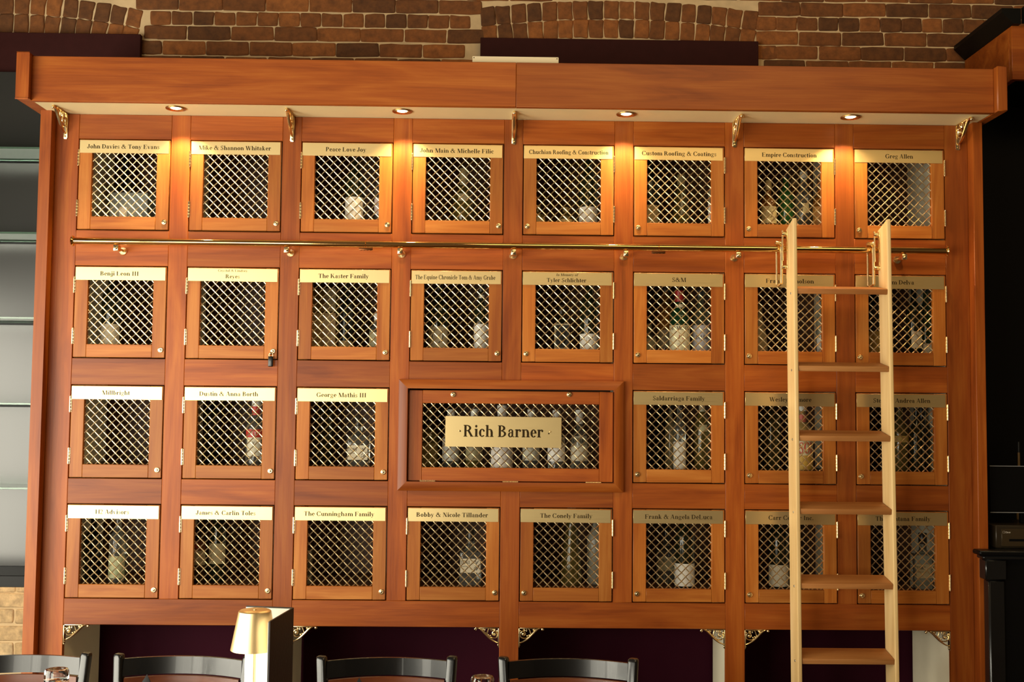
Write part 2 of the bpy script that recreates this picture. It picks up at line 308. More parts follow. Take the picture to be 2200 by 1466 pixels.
# ------------------------------------------------------------------ the room
g = MB(); g.box((-3.4, -6.0, -0.1), (3.4, 0.6, 0)); tag(g.build('floor', FLOORM), kind='structure')
g = MB(); g.box((-3.4, -6.0, 4.2), (3.4, 0.6, 4.3)); tag(g.build('ceiling', PLASTER), kind='structure')
g = MB(); g.box((3.3, -6.0, 0), (3.4, 0.46, 4.2)); tag(g.build('wall_right', PLASTER), kind='structure')
g = MB()                                    # left wall with its window opening
for a, b in (((-3.4, -6, 0), (-3.3, -5.7, 4.2)), ((-3.4, -4.2, 0), (-3.3, -3.4, 4.2)), ((-3.4, -1.0, 0), (-3.3, 0.46, 4.2)),
             ((-3.4, -5.7, 0), (-3.3, -4.2, 0.4)), ((-3.4, -5.7, 2.3), (-3.3, -4.2, 4.2)), ((-3.4, -3.4, 0), (-3.3, -1.0, 0.3)), ((-3.4, -3.4, 2.2), (-3.3, -1.0, 4.2))): g.box(a, b)
tag(g.build('wall_left', PLASTER), kind='structure')
g = MB()
for a, b in (((-3.3, -6, 0), (-3.15, -5.9, 4.2)), ((-1.75, -6, 0), (3.3, -5.9, 4.2)), ((-3.15, -6, 0), (-1.75, -5.9, 0.4)), ((-3.15, -6, 2.3), (-1.75, -5.9, 4.2))): g.box(a, b)
tag(g.build('wall_front', PLASTER), kind='structure')
def window(name, a, b, ax):
    a, b = Vector(a), Vector(b); o = empty(name, (a + b) / 2); tag(o, kind='structure')
    t = 0.05
    def bar(u0, u1, z0, z1):
        if ax == 'x': bx('window_frame', (a.x, u0, z0), (b.x, u1, z1), WHITE, o, 0.004)
        else: bx('window_frame', (u0, a.y, z0), (u1, b.y, z1), WHITE, o, 0.004)
    u0, u1 = (a.y, b.y) if ax == 'x' else (a.x, b.x); um = (u0 + u1) / 2
    bar(u0, u0 + t, a.z, b.z); bar(u1 - t, u1, a.z, b.z); bar(um - t / 2, um + t / 2, a.z + t, b.z - t)
    bar(u0 + t, u1 - t, a.z, a.z + t); bar(u0 + t, u1 - t, b.z - t, b.z)
window('window_1', (-3.38, -3.4, 0.3), (-3.33, -1.0, 2.2), 'x')
window('window_2', (-3.38, -5.7, 0.4), (-3.33, -4.2, 2.3), 'x')
window('window_3', (-3.15, -5.98, 0.4), (-1.75, -5.93, 2.3), 'y')

# brick wall with two segmental arches behind the cabinet
YB = 0.46
wall = tag(MB().box((-3.4, YB + 0.008, 0), (3.4, YB + 0.14, 4.2)).build('wall_back', MORTAR), kind='structure')
def brick_mesh(L, H, dp, seed):
    rnd = random.Random(seed); rr = 0.007; out = []
    for cx, cz, a0 in ((L / 2 - rr, -H / 2 + rr, -90), (L / 2 - rr, H / 2 - rr, 0), (-L / 2 + rr, H / 2 - rr, 90), (-L / 2 + rr, -H / 2 + rr, 180)):
        jx, jz = rnd.uniform(-.0028, .0022), rnd.uniform(-.0028, .0022)
        for q in range(3): out.append((cx + jx + rr * math.cos(R(a0 + 45 * q)), cz + jz + rr * math.sin(R(a0 + 45 * q))))
        x1, z1 = out[-1]; n = 3 if a0 in (0, 180) and L > 0.12 else 1
        tx, tz = {-90: (0, 1), 0: (-1, 0), 90: (0, -1), 180: (1, 0)}[a0]; ln = (L if tx else H) - 2 * rr
        for q in range(n): k = (q + 1) / (n + 1) * ln; out.append((x1 + tx * k + (0 if tx else rnd.uniform(-.002, .0015)), z1 + tz * k + (rnd.uniform(-.002, .0015) if tx else 0)))
    n = len(out); vs = []
    for y, k in ((dp / 2, 0.0), (-dp / 2 + 0.004, 0.0), (-dp / 2 + 0.001, 0.0028), (-dp / 2, 0.006)):
        for x, z in out: vs.append((x * (1 - 2 * k / L), y + (rnd.uniform(-.0006, .0006) if y < 0 else 0), z * (1 - 2 * k / H)))
    fs = [tuple(3 * n + q for q in range(n))]
    for r_ in range(3):
        for q in range(n): fs.append((r_ * n + q, r_ * n + (q + 1) % n, (r_ + 1) * n + (q + 1) % n, (r_ + 1) * n + q))
    me = bpy.data.meshes.new('brick'); me.from_pydata(vs, [], fs); me.materials.append(BRICK); me.update(); return me
BM = {k: [brick_mesh(L, H, 0.05, 10 * i + j) for j in range(5)] for i, (k, (L, H)) in enumerate(dict(st=(0.1865, 0.0595), hd=(0.0900, 0.0595), hf=(0.070, 0.0605), rl=(0.0635, 0.0815)).items())}
PXM = 2425.7 / (YB + 4.339)
def put_brick(kind, x, z, rot=0.0, sx=1.0):
    o = link('brick', random.choice(BM[kind]), wall, (x, YB + 0.0275 + random.uniform(-.0025, .002), z), (0, rot, 0))
    o.location = o.location; o.scale = (sx, 1, 1); return o
ARCH = []
for (xa, ya), (xb, yb), (xc, yc) in (((-280, 56), (10, 29), (300, 56)), ((1034, 60), (1330, 40.5), (1626, 60))):
    A, B, Cc = at(xa, ya, YB), at(xb, yb, YB), at(xc, yc, YB)
    hw = (Cc.x - A.x) / 2; mx = (A.x + Cc.x) / 2; zs = (A.z + Cc.z) / 2; sg = B.z - zs; rad = (hw * hw + sg * sg) / (2 * sg)
    ARCH.append((mx, zs + sg - rad, rad, hw))
for mx, zc, rad, hw in ARCH:
    half = math.asin(hw / rad); n = max(3, round(2 * hw / 0.0665))
    for ring in (-1, 1):
        for i in range(n):
            a = -half + 2 * half * (i + 0.5) / n; rr = rad + ring * 0.041
            x = mx + rr * math.sin(a)
            if x < -2.35: continue
            put_brick('rl', x, zc + rr * math.cos(a), a + random.uniform(-.03, .03))
def in_arch(x, z, hx):
    for mx, zc, rad, hw in ARCH:
        if abs(x - mx) < hw - 0.002 + hx * 0.62 and z > 2.6 and z < zc + math.sqrt(max(0, (rad + 0.085) ** 2 - min(abs(x - mx), hw) ** 2)) + 0.025: return True
    return False
def course(z, x0, x1, start, pitch, kind):
    k = math.floor((x0 - start) / pitch)
    x = start + k * pitch
    hx = {'st': 0.089, 'hd': 0.0415}[kind]
    while x < x1:
        c = x + pitch / 2
        if x0 - 0.02 < c < x1 + 0.02 and not in_arch(c, z, hx): put_brick(kind, c, z, random.uniform(-.008, .008), random.uniform(0.97, 1.01))
        elif kind == 'st' and x0 - 0.02 < c < x1 + 0.02:
            for d in (-0.047, 0.047):
                if not in_arch(c + d, z, 0.0415): put_brick('hd', c + d, z)
        x += pitch
def zpx(x, y): return at(x, y, YB).z
def xpx(x): return at(x, 60, YB).x
AL, AR = at(1040, 60, YB).x, at(1620, 60, YB).x
XL0 = at(300, 60, YB).x
rows_l = [(-20, 'st', 349), (10.5, 'st', 383), (42, 'hd', 367), (73.5, 'st', 402), (106, 'st', 349), (138, 'st', 390)]
for y, k, s in rows_l: course(zpx(700, y), XL0 - 0.5 if y < 12 else XL0 + 0.012, AL + (0.35 if y < 0 else 0.03), xpx(s), 94.5 / PXM if k == 'st' else 46.7 / PXM, k)
rows_r = [(-12, 'st', 1680), (19, 'st', 1629), (50.5, 'hd', 1624), (82, 'st', 1625), (113, 'st', 1667), (144, 'st', 1640)]
for y, k, s in rows_r: course(zpx(1760, y), AR - (0.25 if y < 0 else 0.03), at(2290, 60, YB).x, xpx(s), 94.3 / PXM if k == 'st' else 45.9 / PXM, k)
put_brick('hf', at(1653, 113, YB).x, zpx(1760, 113))
put_brick('hf', at(329, 106, YB).x, zpx(700, 106)); put_brick('hd', at(357, 73, YB).x, zpx(700, 73.5))
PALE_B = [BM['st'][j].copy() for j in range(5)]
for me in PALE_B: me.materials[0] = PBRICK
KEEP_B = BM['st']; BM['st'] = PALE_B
for i, y in enumerate((1259, 1291, 1325, 1361, 1397)):     # patch of wall under the shelving, in a paler brick
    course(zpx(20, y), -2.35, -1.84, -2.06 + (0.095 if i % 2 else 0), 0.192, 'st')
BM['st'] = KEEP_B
a = at(0, 72, 0.43); b = at(302, 150, 0.43)
g = bx('arch_board', (-2.75, 0.425, b.z - 0.02), (at(302, 100, .43).x, YB - 0.008, at(150, 72, .43).z), PURPB); tag(g, 'dark purple-brown board in the brick arch, above the glass shelving', 'board')
g = bx('arch_board', (at(1032, 100, .43).x, 0.425, at(1300, 160, .43).z), (at(1629, 100, .43).x, YB - 0.008, at(1300, 85, .43).z), PURPB); tag(g, 'near-black purple board in the middle brick arch, above the cabinet top', 'board')

# ------------------------------------------------------------------ the locker cabinet
P, DW = 0.43, 0.3568
XC = [(c - 3.5) * P for c in range(8)]
ZT = [v + ZO for v in (0.178, -0.316, -0.774, -1.226)]
ZBm = [z - DW for z in ZT]
ZF, ZR, ZTOP = -1.68 + ZO, -1.68 + ZO, 0.274 + ZO
HX = DW / 2
cab = empty('locker_cabinet', (0, 0.2, 0)); tag(cab, 'long cherry-wood wall of mesh-doored bottle lockers with brass name plates', 'cabinet')
XI, XO = 1.774, 1.812
FT = 0.020                                  # face frame thickness
edges = [-XI] + [XC[i] + HX for i in range(8)] + [XI]
for i in range(9):                          # stiles
    x0 = -XI if i == 0 else XC[i - 1] + HX
    x1 = XI if i == 8 else XC[i] - HX
    if i == 4:
        bx('stile', (x0, 0, -0.742 + ZO), (x1, FT, ZTOP), W_V, cab); bx('stile', (x0, 0, 0.0), (x1, FT, -1.165 + ZO), W_V, cab)
    else:
        bx('stile', (x0, 0, 0.0 if i in (0, 2, 6, 8) else ZBm[3] if i not in () else 0), (x1, FT, ZTOP), W_V, cab)
for c in range(8):                          # rails
    x0, x1 = XC[c] - HX, XC[c] + HX
    bx('rail', (x0, 0.0003, ZT[0]), (x1, FT, ZTOP), W_H, cab)
    for r in range(3): bx('rail', (x0, 0.0003, ZT[r + 1]), (x1, FT, ZBm[r]), W_H, cab)
for k in range(4):
    x0 = XC[2 * k] - HX; x1 = XC[2 * k + 1] + HX
    bx('rail', (x0, 0.0003, ZR), (x1, FT, ZBm[3]), W_H, cab)
for s in (-1, 1):                           # projecting side boards and valance end caps
    bx('side_board', (s * XI, -0.05, 0), (s * XO, 0.42, ZTOP + 0.001), W_V, cab, 0.002)
    bx('valance_end', (s * 1.796, -0.22, 0.274 + ZO), (s * 1.836, 0.42, 0.445 + ZO), W_V, cab, 0.004)
xj = at(1109, 180, -0.19).x
bx('valance', (-1.796, -0.19, 0.273 + ZO), (xj - 0.0004, -0.168, 0.442 + ZO), W_H, cab); bx('valance', (xj + 0.0004, -0.19, 0.273 + ZO), (1.796, -0.168, 0.442 + ZO), W_H, cab)
bx('soffit', (-1.794, -0.167, 0.2745 + ZO), (1.794, FT, 0.29 + ZO), SOFF, cab)
bx('top_panel', (-1.794, -0.167, 0.43 + ZO), (1.794, 0.42, 0.441 + ZO), W_H, cab)
YI = 0.40
for i in range(9):                          # dividers between lockers
    x0 = -1.70 if i == 0 else XC[i - 1] + HX + 0.0275 if i < 8 else 1.683
    zb = 0.0 if i in (0, 2, 4, 6, 8) else ZBm[3] - 0.02
    segs = [(zb, ZTOP - 0.01)] if i != 4 else [(zb, -1.17 + ZO), (-0.735 + ZO, ZTOP - 0.01)]
    for z0, z1 in segs: bx('divider', (x0, FT + 0.001, z0), (x0 + 0.018, YI, z1), CREAM, cab, 0)
SH = [z + 0.046 for z in ZBm]
for r in range(4):                          # locker floors
    for c in range(8):
        if r == 2 and c == 4: continue
        zf = SH[r] if not (r == 2 and c == 3) else ZBm[2] + 0.004
        x0 = -1.682 if c == 0 else XC[c] - HX - 0.0275 + 0.0005; x1 = 1.682 if c == 7 else XC[c] + HX + 0.0270
        if r == 2 and c == 3: x1 = XC[4] + HX + 0.0270
        bx('shelf', (x0, FT + 0.001, zf - 0.018), (x1, YI, zf), DARKW, cab, 0)
bx('back_panel', (-1.70, YI, ZBm[3] - 0.03), (1.70, YI + 0.015, ZTOP), DARKW, cab, 0)
bx('back_board', (-1.70, YI + 0.016, 0), (1.70, YI + 0.024, ZBm[3] + 0.1), PURPLE, cab, 0)

# one woven brass grille, shared by every small door
def grille(w, h, name):
    g = MB(); s = 0.0326; k = 0; y0 = 0.0; amp = 0.0015; rr = 0.0022
    def clip(x0, z0, dx, dz):
        ts = []
        for a, d, lo, hi in ((x0, dx, -w / 2, w / 2), (z0, dz, -h / 2, h / 2)):
            ts.append(sorted(((lo - a) / d, (hi - a) / d)))
        a, b = max(t[0] for t in ts), min(t[1] for t in ts); return (a, b) if b > a + 0.004 else None
    for sgn in (1, -1):
        n = int((w + h) / s) + 2
        for i in range(-n, n):
            off = (i + 0.35) * s; q = clip(off, 0, 1, sgn)
            if not q: continue
            m = max(2, int((q[1] - q[0]) / (s / 2) * 2)); pts = []
            for j in range(m + 1):
                t = q[0] + (q[1] - q[0]) * j / m; x, z = off + t, sgn * t
                ph = math.pi * ((x - z if sgn > 0 else x + z) / s) ; phx = math.pi * ((x + z) if sgn > 0 else (x - z)) / s
                pts.append((x, amp * math.cos(phx - math.pi * 0.35) * sgn * (1 if i % 2 else -1), z))
            g.tube(pts, rr, 5)
    return g.mesh(name, WIREM)
OW = 0.252
GR = grille(OW, OW, 'wire_grille'); GRW = grille(0.678, 0.245, 'wire_grille_wide')
def hinge_mesh(L, vert=True):
    g = MB(); n = 5
    for i in range(n):
        a = -L / 2 + L * i / n
        g.lathe([(0.0028, a + 0.0004), (0.0034, a + 0.001), (0.0034, a + L / n - 0.001), (0.0028, a + L / n - 0.0004)], 10, (0, 0, 0), 'z' if vert else 'x')
    if vert: g.ball((0, 0, L / 2), 0.003); g.ball((0, 0, -L / 2), 0.003); g.box((-0.0042, 0.001, -L / 2), (0.0042, 0.0032, L / 2))
    else: g.box((-L / 2, 0.001, -0.0042), (L / 2, 0.0032, 0.0042))
    return g.mesh('hinge', BRASS)
HV, HHm = hinge_mesh(0.060), hinge_mesh(0.060, False)
g = MB()
g.lathe([(0.0102, 0.002), (0.0102, -0.002), (0.0092, -0.0032), (0.0070, -0.0036), (0.0066, -0.0026), (0.0001, -0.0024)], 20, (0, 0, 0), 'y', cap=False)
g.lathe([(0.0048, -0.002), (0.0048, -0.0042), (0.0040, -0.0048), (0.0001, -0.0048)], 16, (0, 0, 0), 'y', cap=False)
g.box((-0.0005, -0.0053, -0.0028), (0.0005, -0.0040, 0.0028), 1); LOCK = g.mesh('lock', [BRASS, INK])
dw = DW - 0.0075; dh = dw / 2
def frame_mesh(x0, x1, z0, z1, mtl, nm):
    g = MB(); cx, cz = (x0 + x1) / 2, (z0 + z1) / 2
    g.cbox((x0 - cx, -0.002, z0 - cz), (x1 - cx, 0.018, z1 - cz), 0.0015); return g.mesh(nm, mtl), (cx, cz)
STW = (dw - OW) / 2 + 0.001
sm, so = frame_mesh(-dh, -dh + STW, -dh, dh, D_V, 'door_stile')
rm, ro = frame_mesh(-dh + STW, dh - STW, -dh, -dh + STW, D_H, 'door_rail')
PLX, PLZ = 0.344, 0.050
PX = 1 / 559.07
NAMES = [[("John Davies & Tony Evans", 156), ("Mike & Shannon Whitaker", 157), ("Peace Love Joy", 88), ("John Main & Michelle Filic", 160), ("Chuchian Roofing & Construction", 173), ("Custom Roofing & Coatings", 163), ("Empire Construction", 120), ("Greg Allen", 61)],
 [("Benji Leon III", 83), ("Crystal & Lindsey|Reyes", 64), ("The Kaster Family", 109), ("The Equine Chronicle Tom & Amy Grabe", 173), ("In Memory of|Tyler Schlichter", 47), ("S&M", 31), ("Frank Nicholson", 105), ("Jim Delva", 60)],
 [("Millbright", 60), ("Dustin & Anna Borth", 126), ("George Mathis III", 107), None, None, ("Saldarriaga Family", 113), ("Wesley Gilmore", 91), ("Steve & Andrea Allen", 124)],
 [("H2 Advisors", 72), ("James & Carlin Toles", 127), ("The Cunningham Family", 150), ("Bobby & Nicole Tillander", 153), ("The Conely Family", 112), ("Frank & Angela DeLuca", 145), ("Carr Center Inc.", 97), ("The Santana Family", 119)]]
for r in range(4):
    for c in range(8):
        nm = NAMES[r][c]
        if nm is None: continue
        ctr = Vector((XC[c], 0, ZT[r] - HX)); door = empty('door', ctr, cab)
        hs = -1 if c < 4 else 1
        for s in (-1, 1): link('door_stile', sm, door, ctr + Vector((so[0] * (1 if s < 0 else -1), 0, so[1])))
        for s in (-1, 1): link('door_rail', rm, door, ctr + Vector((ro[0], 0, ro[1] * (1 if s < 0 else -1))))
        link('wire_grille', GR, door, ctr + Vector((0, 0.010, 0)))
        g = MB(); g.cbox((-PLX / 2, -0.0016, -PLZ / 2), (PLX / 2, 0.0, PLZ / 2), 0.0004)
        t, wpx = nm
        if '|' in t:
            t1, t2 = t.split('|')
            if c == 1: tp = text_polys(t1, 0, 0.0125, 64 * PX, 0.0085) + text_polys(t2, 0, -0.013, 31 * PX, 0.0150)
            else: tp = text_polys(t1, -0.002, 0.0105, 47 * PX, 0.0095, 0.25) + text_polys(t2, -0.003, -0.0135, 86 * PX, 0.0155)
        else: tp = text_polys(t, -0.004 if c < 4 else 0.002, -0.0075, wpx * PX, 0.0165)
        g.poly2(tp, -0.00163, 1)
        g.build('name_plate', [PLATE, INK], door, ctr + Vector((-0.0015 if c < 4 else -0.003, -0.0021, dh - 0.0275)), (0, random.uniform(-.003, .003), 0))
        for zz in (HX - 0.075, HX - 0.272): link('hinge', HV, door, ctr + Vector((hs * (HX - 0.0015), -0.0042, zz)))
        lk = link('lock', LOCK, door, ctr + Vector((-hs * (HX - 0.019), -0.0026, -HX + 0.034)), (0, random.choice((0, 0.6, -0.8, 1.57)), 0))

# the wide drop-front door in its own moulding
zc0, zc1 = -1.132 + ZO, -0.779 + ZO; xw = 0.395
fr = empty('door_moulding', (0, -0.01, (zc0 + zc1) / 2), cab)
def mitred(x0, x1, z0, z1, wd, y0, y1, m, nm, parent):
    for q in (0, 1, 2, 3):
        pts = [[(x0, z0), (x1, z0), (x1 - wd, z0 + wd), (x0 + wd, z0 + wd)], [(x1, z0), (x1, z1), (x1 - wd, z1 - wd), (x1 - wd, z0 + wd)],
               [(x1, z1), (x0, z1), (x0 + wd, z1 - wd), (x1 - wd, z1 - wd)], [(x0, z1), (x0, z0), (x0 + wd, z0 + wd), (x0 + wd, z1 - wd)]][q]
        cx = sum(p[0] for p in pts) / 4; cz = sum(p[1] for p in pts) / 4
        g = MB(); b = 0.006
        n = 4; o = [(p[0] - cx, p[1] - cz) for p in pts]
        # front face inset for a rounded-over profile
        pf = [(o[0][0] + (b if q in (0, 3) else -b) * 1, o[0][1] + (b if q in (0, 1) else -b)), None, None, None]
        def ins(p):
            X, Z = p[0] + cx, p[1] + cz
            if abs(X - x0) < 1e-6: X += b
            if abs(X - x1) < 1e-6: X -= b
            if abs(Z - z0) < 1e-6: Z += b
            if abs(Z - z1) < 1e-6: Z -= b
            return (X - cx, Z - cz)
        vs = [(p[0], y1, p[1]) for p in o] + [(p[0], y0 + b * 0.7, p[1]) for p in o] + [(*ins(p),) for p in o]
        vs = vs[:8] + [(p[0], y0, p[1]) for p in map(ins, o)]
        fs = [(3, 2, 1, 0), (8, 9, 10, 11)] + [(i, (i + 1) % 4, 4 + (i + 1) % 4, 4 + i) for i in range(4)] + [(4 + i, 4 + (i + 1) % 4, 8 + (i + 1) % 4, 8 + i) for i in range(4)]
        g.add(vs, fs); g.build(nm, W_H if q % 2 == 0 else W_V, parent, (cx, 0, cz))
mitred(-0.430, 0.430, -1.165 + ZO, -0.742 + ZO, 0.0345, -0.024, 0.0, W_H, 'moulding', fr)
dr = empty('drop_front_door', (0, 0, (zc0 + zc1) / 2), cab); dr['label'] = 'wide drop-front mesh door hinged along its bottom edge'
ox0, ox1, oz0, oz1 = -0.339, 0.339, -1.077 + ZO, -0.832 + ZO; e = 0.004
bx('door_stile', (-xw + e, -0.006, zc0 + e), (ox0, 0.016, zc1 - e), W_V, dr); bx('door_stile', (ox1, -0.006, zc0 + e), (xw - e, 0.016, zc1 - e), W_V, dr)
bx('door_rail', (ox0, -0.0058, zc0 + e), (ox1, 0.016, oz0), W_H, dr); bx('door_rail', (ox0, -0.0058, oz1), (ox1, 0.016, zc1 - e), W_H, dr)
link('wire_grille', GRW, dr, (0, 0.002, (oz0 + oz1) / 2))
pc = at(1081.5, 928.5, -0.008)
g = MB(); g.cbox((-0.222, -0.0018, -0.0585), (0.222, 0, 0.0585), 0.0005)
g.poly2(text_polys('Rich Barner', 0.0, -0.0195, 172 * PX, 0.0445), -0.00184, 1); g.poly2(dot(-0.165, 0.001, 0.003), -0.00184, 1); g.poly2(dot(0.174, -0.004, 0.003), -0.00184, 1)
for x in (-0.168, 0.179): g.lathe([(0.003, -0.0018), (0.0028, -0.0045), (0.0015, -0.0058), (0.0001, -0.006)], 10, (x, 0, 0.003), 'y')
g.build('name_plate', [PLATE, INK], dr, (pc.x, -0.0065, pc.z), (0, 0.0035, 0))
for x in (974, 1223): p = at(x, 848, -.005); link('lock', LOCK, dr, (p.x, -0.0068, p.z))
for x in (918.5, 1096.5, 1274.5): link('hinge', HHm, dr, (at(x, 1037, 0).x, -0.0082, zc0 + 0.002))

# key tag hanging from one lock
p = at(582, 762, -0.012); g = MB()
kt = empty('key_tag', (p.x, -0.012, p.z - 0.05)); tag(kt, 'small black key tag hanging from a locker lock in the second row', 'key tag')
g = MB(); g.rbox((-0.0095, -0.003, -0.020), (0.0095, 0.003, 0.020), 0.0028); g.build('tag_body', BLACKG, kt, (p.x, -0.014, at(582, 777, -.012).z))
g = MB(); g.tube([(0.007 * math.cos(a), 0, 0.009 * math.sin(a)) for a in [i * math.pi / 8 for i in range(17)]], 0.0009, 6); g.build('split_ring', BRASS, kt, (p.x, -0.0128, p.z - 0.002))
g = MB(); g.box((-0.001, -0.008, -0.005), (0.001, 0.010, 0.005)); g.lathe([(0.007, -0.001), (0.007, 0.001)], 14, (0, -0.006, 0), 'x'); g.build('key', BRASS, kt, (p.x, -0.0125, p.z + 0.004))

# brass scroll brackets
def spiral(cx, cz, r0, r1, a0, turns, n=22):
    return [(cx + (r0 + (r1 - r0) * i / n) * math.cos(a0 + turns * 2 * math.pi * i / n), 0, cz + (r0 + (r1 - r0) * i / n) * math.sin(a0 + turns * 2 * math.pi * i / n)) for i in range(n + 1)]
def bez(p, n=14):
    o = []
    for i in range(n + 1):
        t = i / n; u = 1 - t
        o.append(tuple(u**3 * p[0][k] + 3 * u*u*t * p[1][k] + 3 * u*t*t * p[2][k] + t**3 * p[3][k] for k in (0, 1, 2)))
    return o
def bracket_meshes(L, Hh, wd):             # corner at the origin, arm along +x, leg along -z
    def q(x, z): return (x * L, 0, z * Hh)
    g = MB()
    main = bez([q(0.03, -0.86), q(0.42, -0.72), q(0.55, -0.30), q(0.80, -0.07)], 14) + bez([q(0.80, -0.07), q(0.86, -0.02), q(0.98, 0.02), q(0.985, -0.09)], 8)[1:]
    k = len(main); g.tube(main, [0.0024 + 0.0022 * math.sin(math.pi * i / (k - 1)) for i in range(k)], 8, flat=1.5); g.ball(q(0.985, -0.10), 0.0058)
    s2 = bez([q(0.52, -0.40), q(0.46, -0.25), q(0.47, -0.1), q(0.40, -0.05)], 10); g.tube(s2, 0.0024, 7, flat=1.4); g.ball(s2[-1], 0.004)
    g.tube(bez([q(0.50, -0.44), q(0.30, -0.70), q(0.05, -0.62), q(0.07, -0.40)], 12) + [(x, y, z) for x, y, z in spiral(0.20 * L, -0.36 * Hh, 0.13 * L, 0.03 * L, math.pi * 1.05, -1.25)][1:], 0.0024, 7, flat=1.4)
    g.ball(q(0.20, -0.36), 0.0045)
    g.tube(spiral(0.24 * L, -0.13 * Hh, 0.10 * L, 0.03 * L, -0.6, 1.0), 0.0022, 7, flat=1.4); g.ball(q(0.24, -0.13), 0.0038)
    g.tube(spiral(0.62 * L, -0.13 * Hh, 0.07 * L, 0.02 * L, -1.2, 1.0, 14), 0.002, 7, flat=1.4); g.ball(q(0.64, -0.12), 0.0042); g.ball(q(0.36, -0.46), 0.0035); g.ball(q(0.44, -0.42), 0.003); g.ball(q(0.07, -0.2), 0.005)
    scroll = g.mesh('scroll', BRASS)
    g = MB(); g.rbox((0.0, -wd / 2, -1.04 * Hh), (0.0042, wd / 2, -0.002), 0.0015, 2); g.prism([(0.0, -1.04 * Hh), (0.0042, -1.04 * Hh), (0.0036, -1.08 * Hh), (0.0, -1.10 * Hh)], -wd * .32, wd * .32)
    g.lathe([(0.0042, 0.0042), (0.0034, 0.0062), (0.0001, 0.0066)], 10, (0, 0, -0.97 * Hh), 'x'); leg = g.mesh('leg_strap', BRASS)
    g = MB(); g.rbox((0.004, -wd / 2, -0.004), (0.80 * L, wd / 2, 0.0), 0.0013, 2); arm = g.mesh('arm_strap', BRASS)
    return scroll, leg, arm
BT = bracket_meshes(0.135, 0.092, 0.017); BBt = bracket_meshes(0.092, 0.068, 0.017)
def put_bracket(ms, loc, rot):
    b = empty('bracket', loc, cab, rot)
    for nm, me in zip(('scroll', 'leg_strap', 'arm_strap'), ms):
        o = bpy.data.objects.new(nm, me); COL.objects.link(o); o.parent = b
for x in (-1.735, -0.86, 0.0, 0.86, 1.735): put_bracket(BT, (x, -0.0006, ZTOP), (0, 0, -math.pi / 2))
for k in range(4):
    x0 = XC[2 * k] - HX; x1 = XC[2 * k + 1] + HX
    put_bracket(BBt, (x0 + 0.0004, 0.0095, ZR - 0.0005), (0, 0, 0)); put_bracket(BBt, (x1 - 0.0004, 0.0095, ZR - 0.0005), (0, 0, math.pi))

# recessed downlights in the soffit
g = MB(); g.lathe([(0.030, 0.0), (0.034, -0.002), (0.0375, -0.0035), (0.0385, -0.001), (0.0385, 0.0)], 28, cap=False); RIM = g.mesh('trim_ring', plain('bronze_ring', (0.42, 0.20, 0.06), 0.3, 0.9))
g = MB(); g.lathe([(0.020, 0.004), (0.019, 0.0012), (0.014, -0.0006), (0.0001, -0.0012)], 24, cap=False); LENS = g.mesh('lens', BULB)
g = MB(); g.lathe([(0.0305, 0.0), (0.0202, 0.0062), (0.0001, 0.0064)], 28, cap=False); REFL = g.mesh('reflector', bpy.data.materials['bronze_ring'])
for i, x in enumerate((-1.283, -0.426, 0.426, 1.283)):
    d = empty('downlight', (x, -0.105, 0.2742 + ZO))
    tag(d, ['lit recessed downlight in the soffit, above the first and second lockers from the glass shelving', 'lit recessed downlight in the soffit between second and third brass brackets', 'lit recessed downlight in the soffit, above the roofing firms\' name plates', 'lit recessed downlight in the soffit, above the top of the ladder'][i], 'downlight', 'recessed soffit downlights')
    link('trim_ring', RIM, d, (x, -0.105, 0.2742 + ZO)); link('lens', LENS, d, (x, -0.105, 0.2722 + ZO)); link('reflector', REFL, d, (x, -0.105, 0.2705 + ZO))
    l = bpy.data.lights.new('downlight_bulb', 'SPOT'); l.energy = 18.0; l.color = (1.0, 0.70, 0.35); l.spot_size = R(110); l.spot_blend = 0.5; l.shadow_soft_size = 0.012
    lo = bpy.data.objects.new('downlight_bulb', l); COL.objects.link(lo); lo.parent = d; lo.location = (0, 0, -0.008); lo.rotation_euler = (0, 0, 0)

# small plate on top of the cabinet
p0, p1 = at(1015, 121, -0.15), at(1200, 131, -0.15)
g = MB(); g.cbox((-(p1.x - p0.x) / 2, -0.002, 0), ((p1.x - p0.x) / 2, 0.002, p0.z - (0.441 + ZO)), 0.0005)
for s in (-1, 1): g.lathe([(0.0022, -0.0024), (0.0022, -0.002)], 8, (s * ((p1.x - p0.x) / 2 - 0.006), 0, (p0.z - 0.441 - ZO) - 0.006), 'y', 1)
tag(g.build('sign_plate', [plain('pale_brass_sign', (0.80, 0.68, 0.45), 0.5), INK], None, ((p0.x + p1.x) / 2, -0.15, 0.441 + ZO)), 'thin pale plate standing on edge on top of the cabinet', 'plate')

# ------------------------------------------------------------------ ladder rail
YR = -0.075; ZRL = -0.2325 + ZO; RR = 0.0127
rail = empty('ladder_rail', (0, YR, ZRL)); tag(rail, 'polished brass ladder rail running below the top row of lockers', 'rail')
xa, xb = at(157, 518.5, YR).x, at(2034, 538, YR).x
cuts = [xa, at(786, 522, YR).x, at(1415, 533, YR).x, xb]
for i in range(3):
    c = (cuts[i] + cuts[i + 1]) / 2; h = (cuts[i + 1] - cuts[i]) / 2 - 0.0004
    MB().lathe([(RR - 0.001, -h), (RR, -h + 0.001), (RR, h - 0.001), (RR - 0.001, h)], 28, (0, 0, 0), 'x').build('pipe', RAILB, rail, (c, YR, ZRL))
for s, x in ((-1, xa), (1, xb)):
    MB().lathe([(0.008, s * -0.004), (0.0185, s * -0.003), (0.0205, s * 0.001), (0.018, s * 0.005), (0.010, s * 0.008), (0.0001, s * 0.009)], 24, (0, 0, 0), 'x').build('end_cap', RAILB, rail, (x, YR, ZRL))
